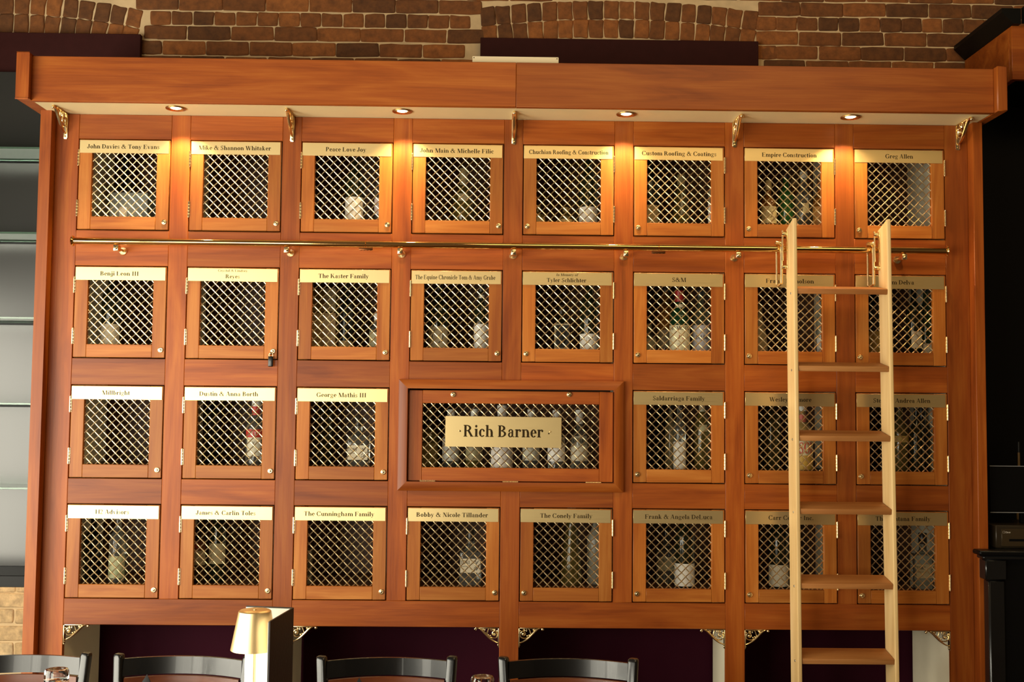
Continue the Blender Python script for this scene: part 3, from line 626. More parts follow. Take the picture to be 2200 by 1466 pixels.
for x in cuts[1:3]:
    g = MB(); g.rbox((-0.026, -0.004, -0.004), (0.026, 0.004, 0.004), 0.001, 2)
    for k in range(4): g.lathe([(0.003, 0.0), (0.003, -0.0015), (0.0001, -0.002)], 8, (-0.018 + 0.012 * k, 0, -0.004))
    g.build('splice', plain('dark_bronze', (0.16, 0.06, 0.02), 0.3, 0.9) if 'dark_bronze' not in bpy.data.materials else bpy.data.materials['dark_bronze'], rail, (x, YR + 0.004, ZRL - RR - 0.005))
for x in (255, 619, 861, 1103, 1343, 1583, 1937):
    xx = at(x, 540, YR * .7).x; zz = ZRL - 0.027
    br = empty('rail_bracket', (xx, YR, zz), rail)
    g = MB(); g.rbox((-0.0095, -0.016, -0.0095), (0.0095, 0.016, 0.0125), 0.002, 2); g.lathe([(0.006, 0.0), (0.006, -0.003), (0.004, -0.0045), (0.0001, -0.005)], 12, (0, -0.016, 0), 'y'); g.build('block', BRASS, br, (xx, YR + 0.004, zz))
    g = MB(); g.lathe([(0.006, 0.018), (0.006, -YR - 0.010)], 12, (0, 0, 0), 'y'); g.lathe([(0.014, -YR - 0.0045), (0.016, -YR - 0.001), (0.016, -YR - 0.0005)], 18, (0, 0, 0), 'y'); g.build('stem', BRASS, br, (xx, YR, zz))

# ------------------------------------------------------------------ ladder
LEAN = 0.026
zt = at(1719, 468, -0.20).z; yt = -0.20
xl = at(1717.5, 900, -0.22).x; xr = at(1922.5, 900, -0.22).x
Lh = zt / math.cos(LEAN)
yb = yt - zt * math.tan(LEAN)
lad = empty('rolling_ladder', ((xl + xr) / 2, yb, 0), None, (-LEAN, 0, 0)); tag(lad, 'pale wooden rolling ladder hooked on the brass rail', 'ladder')
def lchild(name, g, m, loc, rot=None):
    o = bpy.data.objects.new(name, g.mesh(name, m)); COL.objects.link(o); o.parent = lad; o.location = loc
    if rot: o.rotation_euler = rot
    return o
RT, RD = 0.0155, 0.105                      # rail thickness and depth; local front plane is y = 0
hwid = (xr - xl) / 2
for s in (-1, 1):
    x1 = s * hwid if s > 0 else -hwid; x0 = x1 - RT
    bm = bmesh.new(); vs = [bm.verts.new((x, y, z)) for x in (x0, x1) for y, z in ((0, 0.0), (RD, 0.011), (RD, Lh - 0.027), (0, Lh))]
    for f in ((0, 1, 2, 3), (7, 6, 5, 4), (0, 4, 5, 1), (1, 5, 6, 2), (2, 6, 7, 3), (3, 7, 4, 0)): bm.faces.new([vs[i] for i in f])
    bmesh.ops.bevel(bm, geom=bm.edges[:], offset=0.004, segments=2, profile=0.5, affect='EDGES'); bmesh.ops.recalc_face_normals(bm, faces=bm.faces[:])
    me = bpy.data.meshes.new('rail'); bm.to_mesh(me); bm.free(); me.materials.append(MAPLE_V)
    o = bpy.data.objects.new('rail', me); COL.objects.link(o); o.parent = lad
ST = R(12.1); SD, STH = 0.104, 0.0205
steps_z = []
for y in (620.5, 787, 937, 1094.5, 1255, 1417):
    yy = -0.22
    for _ in range(6): z = at(1800, y, yy).z; yy = yb + z * math.tan(LEAN)
    steps_z.append(z / math.cos(LEAN))
k = steps_z[-1]
while k - 0.27 > 0.12: k -= 0.272; steps_z.append(k)
for z in steps_z:
    g = MB(); g.rbox((-hwid + 0.0006, 0.0, -STH), (hwid - RT - 0.0006, SD, 0.0), 0.003, 2)
    st = lchild('step', g, MAPLE_H, (0, 0.0015, z), (ST, 0, 0))
    for s in (-1,):
        g = MB(); g.lathe([(0.0045, 0.0), (0.004, -0.0012), (0.0001, -0.0012)], 10, (0, 0, 0), 'x'); lchild('bolt', g, STEEL, (-hwid - RT - 0.0003, 0.04, z - 0.014))
for s in (-1, 1):                           # brass hooks over the rail
    xs = (-hwid - RT if s < 0 else hwid - RT) - 0.0005
    zr = ZRL / math.cos(LEAN) - 0.002; yr = 0.0
    # rail position in ladder space
    v = Matrix.Rotation(LEAN, 3, 'X') @ Vector((0, YR - yb, ZRL))
    hk = bpy.data.objects.new('hook', None); COL.objects.link(hk); hk.parent = lad; hk.location = (xs, v.y, v.z)
    def hchild(name, g): o = bpy.data.objects.new(name, g.mesh(name, BRASS)); COL.objects.link(o); o.parent = hk; return o
    ry = RD - v.y - 0.02                   # rail side plate sits near the back edge of the rail
    g = MB(); g.rbox((-0.003, ry - 0.012, -0.085), (0.0, ry + 0.006, 0.062), 0.001, 2); hchild('plate', g)
    for zz in (0.052, -0.075):
        g = MB(); g.lathe([(0.006, -0.0185), (0.008, -0.012), (0.008, -0.0032)], 14, (0, ry + 0.004, zz), 'x'); hchild('standoff', g)
    g = MB(); yo = -RR - 0.008
    g.tube([(-0.014, ry + 0.012, 0.066), (-0.014, ry + 0.012, -0.05)], 0.0035, 10); g.tube([(-0.0175, yo - 0.004, 0.004), (-0.0175, yo - 0.004, -0.135)], 0.006, 12)
    g.tube([(-0.024, RR + 0.010, 0.0), (-0.024, RR + 0.010, -0.135), (-0.022, 0.004, -0.142), (-0.0175, yo - 0.004, -0.135)], 0.0045, 10); hchild('hook_bar', g)
    g = MB(); g.lathe([(0.011, -0.012), (0.0085, -0.007), (0.0085, 0.007), (0.011, 0.012)], 18, (-0.022, 0, RR + 0.0095), 'x'); g.tube([(-0.036, 0, RR + 0.0095), (-0.004, 0, RR + 0.0095)], 0.004, 8); hchild('roller', g)
    g = MB(); g.tube([(-0.0175, yo - 0.004, 0.004), (-0.0175, -0.004, RR + 0.0095), (-0.014, ry + 0.010, 0.012)], 0.004, 8); hchild('yoke', g)

# ------------------------------------------------------------------ glass shelving beside the cabinet
shv = empty('glass_shelving', (-2.35, 0.3, 0)); tag(shv, 'back-bar shelving with thin glass shelves on dark grey panels', 'shelving')
zl = [zpx(0, 0)] * 0 + [at(40, y, 0.40).z for y in (155, 344, 518, 692, 868, 1041, 1217)]
for i in range(6): bx('back_panel', (-2.85, 0.40, zl[i + 1] + 0.001), (-1.838 if i == 0 else -1.8135, 0.412, zl[i] - (0.0135 if i else 0.0)), GREYP, shv, 0)
bx('backing', (-2.85, 0.414, zl[6] - 0.04), (-1.8135, 0.420, zl[1] + 0.09), BLACK, shv, 0)
for i in range(1, 6):
    bx('glass_shelf', (-2.85, 0.17, zl[i] - 0.004), (-1.8155, 0.399, zl[i] + 0.004), GLASSG, shv, 0.0008)
bx('bottom_board', (-2.85, 0.14, zl[6] - 0.045), (-1.8155, 0.412, zl[6]), BLACK, shv, 0.002)
LEDM = plain('led_strip', (1, 0.9, 0.75), 0.4, emit=(1.0, 0.76, 0.48), estr=10.0)
bx('led_strip', (-2.84, 0.38, zl[6] - 0.0505), (-1.83, 0.395, zl[6] - 0.0452), LEDM, shv, 0)
bx('upright', (-2.89, 0.14, 0), (-2.852, 0.412, zl[0]), BLACKG, shv, 0.002)
bx('base_cabinet', (-2.85, 0.10, 0), (-1.8155, YB - 0.012, at(20, 1440, 0.1).z - 0.12), BLACKG, shv, 0.003)

# ------------------------------------------------------------------ black back bar beside the other end
XB0 = 1.838
hut = empty('back_bar', (2.4, 0.2, 0)); tag(hut, 'black back-bar cabinet with pilaster in the dark corner beside the ladder', 'cabinet')
zc = at(2140, 1184, -0.12).z
bx('back_panel', (XB0, 0.40, zc), (3.2, 0.42, 0.46 + ZO), BLACK, hut, 0)  # black colour stands in for the shade of this corner
bx('counter_top', (1.84, -0.055, zc - 0.024), (3.2, 0.40, zc), BLACK, hut, 0.004)
bx('counter_edge', (at(2104, 1188, -0.12).x, -0.125, zc - 0.018), (3.2, -0.0555, zc), BLACK, hut, 0.005)
bx('crown_moulding', (at(2112, 1195, -0.115).x, -0.115, zc - 0.034), (3.2, -0.0555, zc - 0.0185), BLACKG, hut, 0.005)
bx('capital', (at(2117, 1230, -0.11).x, -0.112, at(2119, 1247, -.11).z), (at(2163, 1230, -0.11).x, -0.0555, zc - 0.0345), BLACKG, hut, 0.004)
bx('pilaster', (at(2124, 1300, -0.10).x, -0.104, 0), (at(2160, 1300, -0.10).x, -0.0555, at(2119, 1247, -.11).z - 0.0005), BLACKG, hut, 0.006)
bx('front_panel', (at(2160, 1300, -0.10).x + 0.001, -0.09, 0), (3.2, -0.0555, zc - 0.0345), BLACK, hut, 0.002)
zct = 0.46 + ZO
cnp = empty('bar_canopy', (2.5, 0.2, zct)); tag(cnp, 'cherry-wood bar canopy with black crown moulding in the upper dark corner', 'canopy')
xc = 1.955; zk = at(2180, 55, 0.0).z
bx('fascia', (xc, 0.0, zct), (3.2, 0.024, zk), W_H, cnp, 0.002); bx('side_panel', (xc, 0.0245, zct), (xc + 0.024, YB - 0.012, zk), W_H, cnp, 0.002)
bx('underside', (xc + 0.025, 0.0245, zct + 0.002), (3.2, YB - 0.012, zct + 0.02), BLACK, cnp, 0)
g = MB()
g.prism([(0, 0), (-0.045, 0.045), (-0.045, 0.062), (0.03, 0.062), (0.03, 0)], -0.02, YB - 0.013)
g.build('crown_side', BLACK, cnp, (xc - 0.001, 0, zk + 0.0005))
g = MB(); g.add([(0, 0, 0), (0, -0.045, 0.045), (0, -0.045, 0.062), (0, -0.0, 0.062), (1.2, 0, 0), (1.2, -0.045, 0.045), (1.2, -0.045, 0.062), (1.2, 0, 0.062)], [(0, 1, 2, 3), (7, 6, 5, 4), (0, 4, 5, 1), (1, 5, 6, 2), (2, 6, 7, 3), (3, 7, 4, 0)])
g.build('crown_front', BLACK, cnp, (xc + 0.03, -0.0205, zk + 0.0005))
# cash drawer and screen on the back bar
p0, p1 = at(2139, 1129, -0.04), at(2290, 1187, -0.04)
DRB = plain('dark_bronze_metal', (0.05, 0.032, 0.014), 0.35, 0.3)
cd = empty('cash_drawer', ((p0.x + p1.x) / 2, 0, zc)); tag(cd, 'dark metal cash drawer with small pale lettering on the black counter', 'cash drawer')
bx('case', (max(p0.x, 1.842), -0.04, zc + 0.0005), (p1.x, 0.2, p0.z), plain('drawer_case', (0.03, 0.02, 0.010), 0.4, 0.2), cd, 0.003)
f0, f1 = at(2151, 1137, -0.045), at(2280, 1175, -0.045)
bx('drawer_front', (f0.x, -0.048, f1.z), (f1.x, -0.0405, f0.z), DRB, cd, 0.001)
bx('slot', (at(2168, 1160, -.048).x, -0.0495, at(2168, 1163.5, -.048).z), (f1.x - 0.02, -0.0482, at(2168, 1158.5, -.048).z), BLACK, cd, 0)
q = at(2163.5, 1144, -0.0485)
PALE = plain('pale_print', (0.62, 0.55, 0.45), 0.5)
g = MB(); g.poly2(text_polys('Clover', 0.0035, -0.0035, 0.020, 0.0065), 0, 0); g.poly2([rc(-0.016, -0.004, -0.0155, 0.004), rc(-0.009, -0.004, -0.0085, 0.004), rc(-0.016, -0.004, -0.0085, -0.0035), rc(-0.016, 0.0035, -0.0085, 0.004)], 0, 0)
g.build('lettering', PALE, cd, (q.x, -0.0485, q.z))
m0, m1 = at(2123, 1001.5, 0.0), at(2330, 1103, 0.0); m0.x = max(m0.x, 1.842)
mo = empty('screen', ((m0.x + m1.x) / 2, 0, p0.z)); tag(mo, 'black flat screen standing over the cash drawer, thin grey edges', 'screen')
bx('housing', (m0.x, 0.0, m1.z), (m1.x, 0.03, m0.z), BLACK, mo, 0.002)
for z in (m0.z, m1.z): bx('edge_strip', (m0.x, -0.002, z - 0.0012), (m1.x, -0.0001, z + 0.0012), plain('grey_edge', (0.25, 0.25, 0.25), 0.4) if 'grey_edge' not in bpy.data.materials else bpy.data.materials['grey_edge'], mo, 0)
bx('stand', ((m0.x + m1.x) / 2 - 0.05, 0.0305, p0.z + 0.0005), ((m0.x + m1.x) / 2 + 0.05, 0.05, m0.z - 0.05), BLACK, mo, 0.002)
bz = p0.z

# ------------------------------------------------------------------ bottles and boxes in the lockers
MC = {}
def cm(col, rough=0.4, trans=0.0, metal=0.0):
    k = (tuple(col), rough, trans, metal)
    if k not in MC: MC[k] = plain('finish_%d' % len(MC), col, rough, metal, trans=trans, ior=1.45)
    return MC[k]
DKG, GRN, CLR, AMB, OLV, BLK = ((0.012, 0.014, 0.006), 0.12, 0.15), ((0.02, 0.10, 0.02), 0.10, 0.4), ((0.75, 0.78, 0.72), 0.04, 0.95), ((0.35, 0.13, 0.02), 0.08, 0.6), ((0.16, 0.12, 0.03), 0.10, 0.6), ((0.006, 0.006, 0.006), 0.25, 0.0)
PROF = {
 'round': lambda r, h: [(r * .86, 0), (r, .006), (r, h * .56), (r * .93, h * .62), (r * .6, h * .69), (r * .36, h * .74), (r * .34, h * .92), (r * .40, h * .925), (r * .40, h * .95)],
 'wine': lambda r, h: [(r * .9, 0), (r, .006), (r, h * .60), (r * .9, h * .66), (r * .5, h * .73), (r * .38, h * .78), (r * .36, h * .95)],
 'squat': lambda r, h: [(r * .88, 0), (r, .008), (r, h * .50), (r * .86, h * .60), (r * .42, h * .67), (r * .36, h * .71), (r * .36, h * .86)],
 'cone': lambda r, h: [(r * .95, 0), (r, .008), (r * .9, h * .3), (r * .6, h * .6), (r * .4, h * .75), (r * .36, h * .88)],
 'square': lambda r, h: [(r * .93, 0), (r, .005), (r, h * .60), (r * .94, h * .635), (r * .45, h * .67), (r * .36, h * .70), (r * .36, h * .86)],
}
def shelf_z(r): return SH[r] + 0.0004
def bottle(label, r, x, Y, wpx, hm, shape='round', glass=DKG, cap=((0.01, 0.01, 0.01), 0.4), labels=(), neckband=None, cat='bottle', group=None, name='bottle', texts=(), z=None, caplen=.06):
    """x photo column, wpx photo width, hm height in m, labels [(z0,z1,colour,arc)] as fractions of height"""
    p = at(x, 700, Y); rad = wpx / 2 / F * (Y + 4.339); z = shelf_z(r) if z is None else z
    if name != 'bottle' or z < 2.9:
        c = min(range(8), key=lambda i: abs(XC[i] - p.x))
        if not (r == 2 and c in (3, 4)) and abs(p.x) < 1.75:
            lo_, hi_ = (-1.681 if c == 0 else XC[c] - HX - 0.0265) + rad + 0.003, (1.681 if c == 7 else XC[c] + HX + 0.0265) - rad - 0.003
            p.x = min(max(p.x, lo_), hi_)
    t = empty(name, (p.x, Y, z)); tag(t, label, cat, group)
    pr = PROF[shape](rad, hm); n = 24
    g = MB()
    if shape == 'square': g.lathe([(q * 1.38 if i < 4 else q * (1.2 if i == 4 else 1.0), h) for i, (q, h) in enumerate(pr)], 4, (0, 0, 0), 'z', a0=45, a1=405, ell=0.8) if False else None
    if shape == 'square':
        g.rbox((-rad, -rad * .75, 0), (rad, rad * .75, hm * .62), 0.008, 3); g.lathe([(rad * .75, hm * .615), (rad * .5, hm * .66), (rad * .34, hm * .70), (rad * .34, hm * .86)], 20)
    else: g.lathe(pr, n)
    g.build('body', cm(*glass), t, (p.x, Y, z))
    rn = pr[-1][0] if shape != 'square' else rad * .34; zt_ = pr[-1][1]
    if cap: MB().lathe([(rn * 1.12, zt_ - hm * caplen), (rn * 1.15, zt_ - hm * (caplen - .005)), (rn * 1.15, hm - .002), (rn * 1.05, hm)], 18).build('cap', cm(*cap), t, (p.x, Y, z))
    if neckband:
        z0, z1, c = neckband; MB().lathe([(rn * 1.06, z0 * hm), (rn * 1.06, z1 * hm)], 18, cap=False).build('neck_label', cm(c, 0.5), t, (p.x, Y, z))
    for j, (z0, z1, c, arc) in enumerate(labels):
        g = MB()
        if shape == 'square': g.box((-rad * arc, -rad * .75 - .0008, z0 * hm), (rad * arc, -rad * .75 - .0002, z1 * hm))
        else:
            def rz(f):
                for (ra, ha), (rb, hb) in zip(pr, pr[1:]):
                    if ha <= f * hm <= hb: return ra + (rb - ra) * (f * hm - ha) / max(1e-6, hb - ha)
                return rad
            steps = 6 if max(rz(z0), rz(z1)) - min(rz(z0), rz(z1)) > 0.003 else 2
            g.lathe([(rz(z0 + (z1 - z0) * i / steps) + .0006, (z0 + (z1 - z0) * i / steps) * hm) for i in range(steps + 1)], 20, (0, 0, 0), 'z', 0, -90 - arc, -90 + arc, cap=False)
        mats = [cm(c, 0.55)]
        for ti, (txt, tx, tz, tw, th, tc, lj) in enumerate(texts):
            if lj != j: continue
            mats.append(cm(tc, 0.6)); mi = len(mats) - 1
            ps = txt if isinstance(txt, list) else text_polys(txt, 0, 0, tw * rad * 2, th * hm)
            if isinstance(txt, list): ps = [[(a * tw * rad * 2, b * th * hm) for a, b in q] for q in ps]
            for q in ps:
                if shape == 'square': g.add([(a + tx * rad, -rad * .75 - .0012, b + tz * hm) for a, b in q], [list(range(len(q)))], mi)
                else:
                    rr = rad + .0011; vs = [(rr * math.sin((a + tx * rad) / rr), -rr * math.cos((a + tx * rad) / rr), b + tz * hm) for a, b in q]
                    g.add(vs, [list(range(len(vs)))], mi)
        g.build('label', mats, t, (p.x, Y, z))
    return t
CRM, WHT, TAN, GRY = (0.68, 0.60, 0.44), (0.72, 0.69, 0.62), (0.36, 0.26, 0.12), (0.42, 0.42, 0.40)
INKC, REDC = (0.02, 0.02, 0.02), (0.45, 0.03, 0.02)
# brush-stroke marks for the square whisky labels
SW = [D(.1, .9, .3, .75, .12)[0], D(0, .62, .5, .72, .1)[0], D(.15, .45, .6, .9, .1)[0], D(0, .2, .45, .5, .09)[0], D(.3, .05, .55, .35, .12)[0], D(.05, 0, .2, .12, .1)[0], D(.62, .3, .72, .55, .09)[0]]
SWM = [[(a - .3, b - .45) for a, b in q] for q in SW]
KIN = (1.0, 1.0, INKC)
def whisky(label, r, x, Y, wpx, hm, lab=(0.10, 0.34), group=None, glass=CLR, lcol=CRM, arc=0.92):
    return bottle(label, r, x, Y, wpx, hm, 'square', glass, ((0.02, 0.015, 0.01), 0.3), [(lab[0], lab[1], lcol, arc)], group=group,
                  texts=[('TOKI', -0.48, (lab[0] + lab[1]) / 2 + .03, .42, .06, INKC, 0), ('SUNTORY', -0.48, (lab[0] + lab[1]) / 2 - .02, .36, .018, INKC, 0), (SWM, 0.50, (lab[0] + lab[1]) / 2, .34, .20, INKC, 0)])
# row one
o = empty('gift_box', at(276, 470, 0.14)); p0, p1 = at(236, 413, 0.12), at(316, 470, 0.12); o.location = ((p0.x + p1.x) / 2, 0.12, shelf_z(0)); WPOS[o.name] = o.location.copy()
tag(o, 'grey-blue carton with a white sticker in the corner locker beside the shelving', 'box')
bx('carton', (p0.x, 0.12, shelf_z(0)), (p1.x, 0.24, p0.z), cm((0.22, 0.24, 0.22), 0.5), o, 0.002)
q0, q1 = at(257, 445, 0.119), at(272, 466, 0.119); g = MB(); g.box((q0.x, 0.1188, q1.z - .01), (q1.x, 0.1196, q0.z)); g.build('sticker', cm((0.75, 0.66, 0.55), 0.6), o)
bottle('black slim bottle standing behind the grey-blue carton', 0, 260, 0.30, 30, 0.33, 'wine', BLK)
bottle('dark green bottle with a broad white label under the plate with three words', 0, 757, 0.11, 40, 0.305, 'wine', DKG, labels=[(0.02, 0.36, WHT, 75)])
bottle('bottle with pinkish white label tucked behind the lock stile, third top locker', 0, 816, 0.14, 32, 0.27, 'round', CLR, labels=[(0.18, 0.42, (0.70, 0.60, 0.58), 80)], texts=[('ISA', -.3, .28, .5, .06, INKC, 0)])
bottle('faceted olive glass bottle alone in the fourth top locker', 0, 992, 0.16, 44, 0.245, 'squat', OLV, ((0.40, 0.32, 0.16), 0.4), [(0.44, 0.56, (0.34, 0.30, 0.20), 28)], neckband=(0.72, 0.80, (0.32, 0.26, 0.13)))
bottle('thin pink-labelled bottle behind the fourth top door\'s frame', 0, 1062, 0.14, 26, 0.22, 'round', CLR, labels=[(0.2, 0.6, (0.55, 0.38, 0.32), 80)])
bottle('black bottle with short white label, fifth top locker', 0, 1262, 0.12, 40, 0.31, 'wine', DKG, labels=[(0.02, 0.27, WHT, 80)])
bottle('low tan jar at the lock side of the fifth top locker', 0, 1152, 0.14, 34, 0.095, 'squat', OLV, ((0.30, 0.22, 0.08), 0.5), [(0.1, 0.45, TAN, 80)], name='jar', cat='jar')
bottle('low tan jar in the middle of the fifth top locker', 0, 1214, 0.16, 34, 0.092, 'squat', OLV, ((0.30, 0.22, 0.08), 0.5), [(0.1, 0.45, TAN, 80)], name='jar', cat='jar')
bottle('black bottle with tan label beside the lock, sixth top locker', 0, 1394, 0.15, 40, 0.32, 'wine', BLK, labels=[(0.02, 0.31, (0.44, 0.36, 0.19), 80)])
bottle('olive cone-shaped decanter, middle of the sixth top locker', 0, 1463, 0.18, 42, 0.235, 'cone', OLV, ((0.36, 0.28, 0.12), 0.4))
bottle('white-labelled bottle at the hinge side of the sixth top locker', 0, 1534, 0.13, 26, 0.26, 'round', CLR, labels=[(0.05, 0.42, WHT, 80)])
bottle('squat bottle with round tan label, behind the ladder-top locker door', 0, 1652, 0.10, 34, 0.20, 'squat', AMB, ((0.35, 0.27, 0.12), 0.4), [(0.12, 0.46, (0.52, 0.43, 0.22), 75)], texts=[([q for q in dot(0, 0, .4)], 0, .29, .45, .17, (0.25, 0.17, 0.06), 0)])
bottle('bright green bottle just left of the ladder rail top', 0, 1690, 0.13, 34, 0.24, 'round', GRN, ((0.02, 0.01, 0.01), 0.4))
bottle('clear bottle with pale cap rising behind the ladder rail top', 0, 1728, 0.15, 36, 0.247, 'round', CLR, ((0.48, 0.47, 0.40), 0.4), [(0.30, 0.46, (0.60, 0.50, 0.25), 22)])
bottle('brown-capped bottle behind the pale-capped one, ladder-top locker', 0, 1708, 0.29, 34, 0.245, 'round', AMB, ((0.26, 0.16, 0.07), 0.5))
bottle('amber bottle at the hinge side of the ladder-top locker', 0, 1764, 0.13, 34, 0.22, 'squat', AMB, ((0.1, 0.05, 0.02), 0.4), [(0.1, 0.45, (0.38, 0.17, 0.03), 80)])
# row two
bottle('black bottle with cream label, second-row locker nearest the shelving', 1, 238, 0.11, 41, 0.315, 'wine', DKG, labels=[(0.02, 0.29, CRM, 78)])
o = empty('gift_box', (0, 0, 0)); p0, p1 = at(655, 618, 0.13), at(720, 748, 0.13); o.location = ((p0.x + p1.x) / 2, 0.13, shelf_z(1)); WPOS[o.name] = o.location.copy()
tag(o, 'tall tan gift carton in the third locker of the second row', 'box')
bx('lower_box', (p0.x, 0.13, shelf_z(1)), (p1.x, 0.24, at(690, 672, .13).z), cm((0.36, 0.24, 0.11), 0.5), o, 0.002)
bx('upper_box', (p0.x, 0.13, at(690, 670, .13).z), (p1.x, 0.24, p0.z), cm((0.26, 0.19, 0.07), 0.5), o, 0.002)
g = MB(); q0, q1 = at(680, 673, .129), at(711, 700, .129); g.box((q0.x, 0.1288, q1.z), (q1.x, 0.1297, q0.z)); g.build('panel_print', cm((0.42, 0.33, 0.18), 0.5), o)
bottle('slim black bottle with small tan label between carton and ornate bottle', 1, 743, 0.17, 30, 0.28, 'wine', BLK, labels=[(0.02, 0.14, TAN, 70)])
bottle('ornate clear bottle at the lock side of the third second-row locker', 1, 811, 0.10, 36, 0.145, 'squat', CLR, ((0.6, 0.58, 0.5), 0.3), [(0.06, 0.48, (0.30, 0.26, 0.14), 60)])
bottle('dark bottle with round cream badge label, fourth second-row locker', 1, 942, 0.12, 42, 0.30, 'squat', DKG, labels=[(0.04, 0.32, (0.50, 0.43, 0.30), 75)], texts=[([q for q in dot(0, 0, .5)], 0, .20, .62, .20, INKC, 0), ([q for q in dot(0, 0, .43)], 0, .20, .62, .20, (0.60, 0.54, 0.40), 0)])
bottle('black bottle with tall white label, fourth second-row locker', 1, 1034, 0.10, 31, 0.265, 'wine', DKG, labels=[(0.02, 0.40, WHT, 80)], neckband=(0.79, 0.84, WHT))
p0, p1 = at(1190, 700, 0.12), at(1223, 754, 0.12)
bottle('square black-and-cream bottle, memorial-plate locker', 1, 1206.5, 0.13, 33, 0.19, 'square', DKG, ((0.04, 0.03, 0.02), 0.3), [(0.04, 0.60, (0.50, 0.45, 0.32), 0.97), ], texts=[(rc(-.44, -.46, .48, .44) and [rc(-.38, -.44, .48, .44)], 0, .33, 1.0, .54, INKC, 0), (SWM, 0.15, .28, .55, .30, (0.55, 0.48, 0.30), 0)])
bottle('black bottle with wide white label, memorial-plate locker', 1, 1266, 0.10, 40, 0.30, 'wine', DKG, labels=[(0.02, 0.24, WHT, 80)], texts=[('C', -.25, .12, .2, .07, GRY, 0)])
bottle('green bottle with cream label, red seal and lettering', 1, 1460, 0.09, 44, 0.247, 'round', ((0.01, 0.05, 0.02), 0.1, 0.3), ((0.40, 0.02, 0.02), 0.4), [(0.04, 0.44, (0.80, 0.74, 0.50), 84)], neckband=(0.70, 0.78, CRM), caplen=.13,
       texts=[('JAMESON', 0, .365, .98, .06, INKC, 0), ([rc(-.5, -.5, .5, .5)], 0, .25, .22, .07, REDC, 0), ([[(-.5, -.5), (.2, .5), (.45, .5), (-.25, -.5)]], 0, .25, .22, .07, (0.8, .74, .5), 0), ('IRISH', 0, .13, .4, .022, GRY, 0)])
bottle('grey-labelled bottle beside the cream-labelled green one', 1, 1505, 0.12, 38, 0.255, 'round', ((0.10, 0.10, 0.06), 0.1, 0.5), ((0.02, 0.02, 0.02), 0.4), [(0.03, 0.44, (0.50, 0.48, 0.50), 80)], texts=[('Del Sol', 0, .22, .72, .06, INKC, 0), ([q for q in dot(0, 0, .5)], 0.1, .34, .2, .06, GRY, 0)])
bottle('amber bottle half hidden behind the cream-labelled green one', 1, 1430, 0.17, 40, 0.28, 'round', AMB, ((0.03, 0.02, 0.01), 0.4), [(0.08, 0.34, (0.22, 0.17, 0.10), 70)])
bottle('small pale bottle at the lock edge beside the amber one', 1, 1393, 0.15, 34, 0.12, 'squat', CLR, ((0.2, 0.18, 0.12), 0.4), [(0.1, 0.5, (0.35, 0.32, 0.22), 70)])
bottle('tan bottle at the lock side, second-row locker behind the ladder', 1, 1630, 0.12, 38, 0.20, 'cone', ((0.34, 0.26, 0.14), 0.3, 0.3), ((0.2, 0.15, 0.08), 0.4), [(0.05, 0.5, (0.40, 0.32, 0.18), 70)])
bottle('white-labelled bottle at the hinge side behind the ladder rungs', 1, 1767, 0.11, 26, 0.24, 'round', CLR, ((0.03, 0.02, 0.02), 0.4), [(0.02, 0.28, WHT, 80)])
bottle('black bottle with amber label left of the ladder\'s far rail, second row', 1, 1876, 0.13, 44, 0.32, 'wine', BLK, labels=[(0.02, 0.30, (0.34, 0.20, 0.04), 78)])
bottle('bottle with square white crest label, second-row corner locker', 1, 1964, 0.11, 34, 0.30, 'round', DKG, labels=[(0.10, 0.32, CRM, 40)], texts=[('ZON', 0, .24, .36, .03, GRY, 0)])
bottle('bottle with low cream label beside the crest-labelled one', 1, 1992, 0.13, 28, 0.29, 'wine', ((0.03, 0.05, 0.02), 0.1, 0.4), labels=[(0.02, 0.17, CRM, 78)])
# row three
bottle('clear vodka bottle with red bands and white label, third-row second locker', 2, 555, 0.11, 42, 0.262, 'round', CLR, ((0.70, 0.68, 0.62), 0.3), [(0.15, 0.43, (0.62, 0.57, 0.42), 42), (0.43, 0.55, REDC, 60)], neckband=(0.76, 0.90, REDC), texts=[('ST', 0, .465, .3, .05, WHT, 1), ('V', 0, .33, .16, .04, INKC, 0)])
bottle('dark bottle with silver band deep in the third-row second locker', 2, 460, 0.30, 30, 0.33, 'wine', ((0.03, 0.03, 0.015), 0.2, 0.3), neckband=(0.80, 0.9, (0.02, 0.02, 0.02)))
WG = 'square whisky bottles with white brush-stroke labels'
whisky('square clear whisky bottle, white brush-stroke label, third row', 2, 775, 0.10, 46, 0.20, (0.15, 0.43), WG)
bottle('olive bottle deep behind, third locker of the third row', 2, 703, 0.27, 34, 0.33, 'wine', ((0.05, 0.045, 0.012), 0.2, 0.2), cap=((0.01, 0.01, 0.01), 0.4))
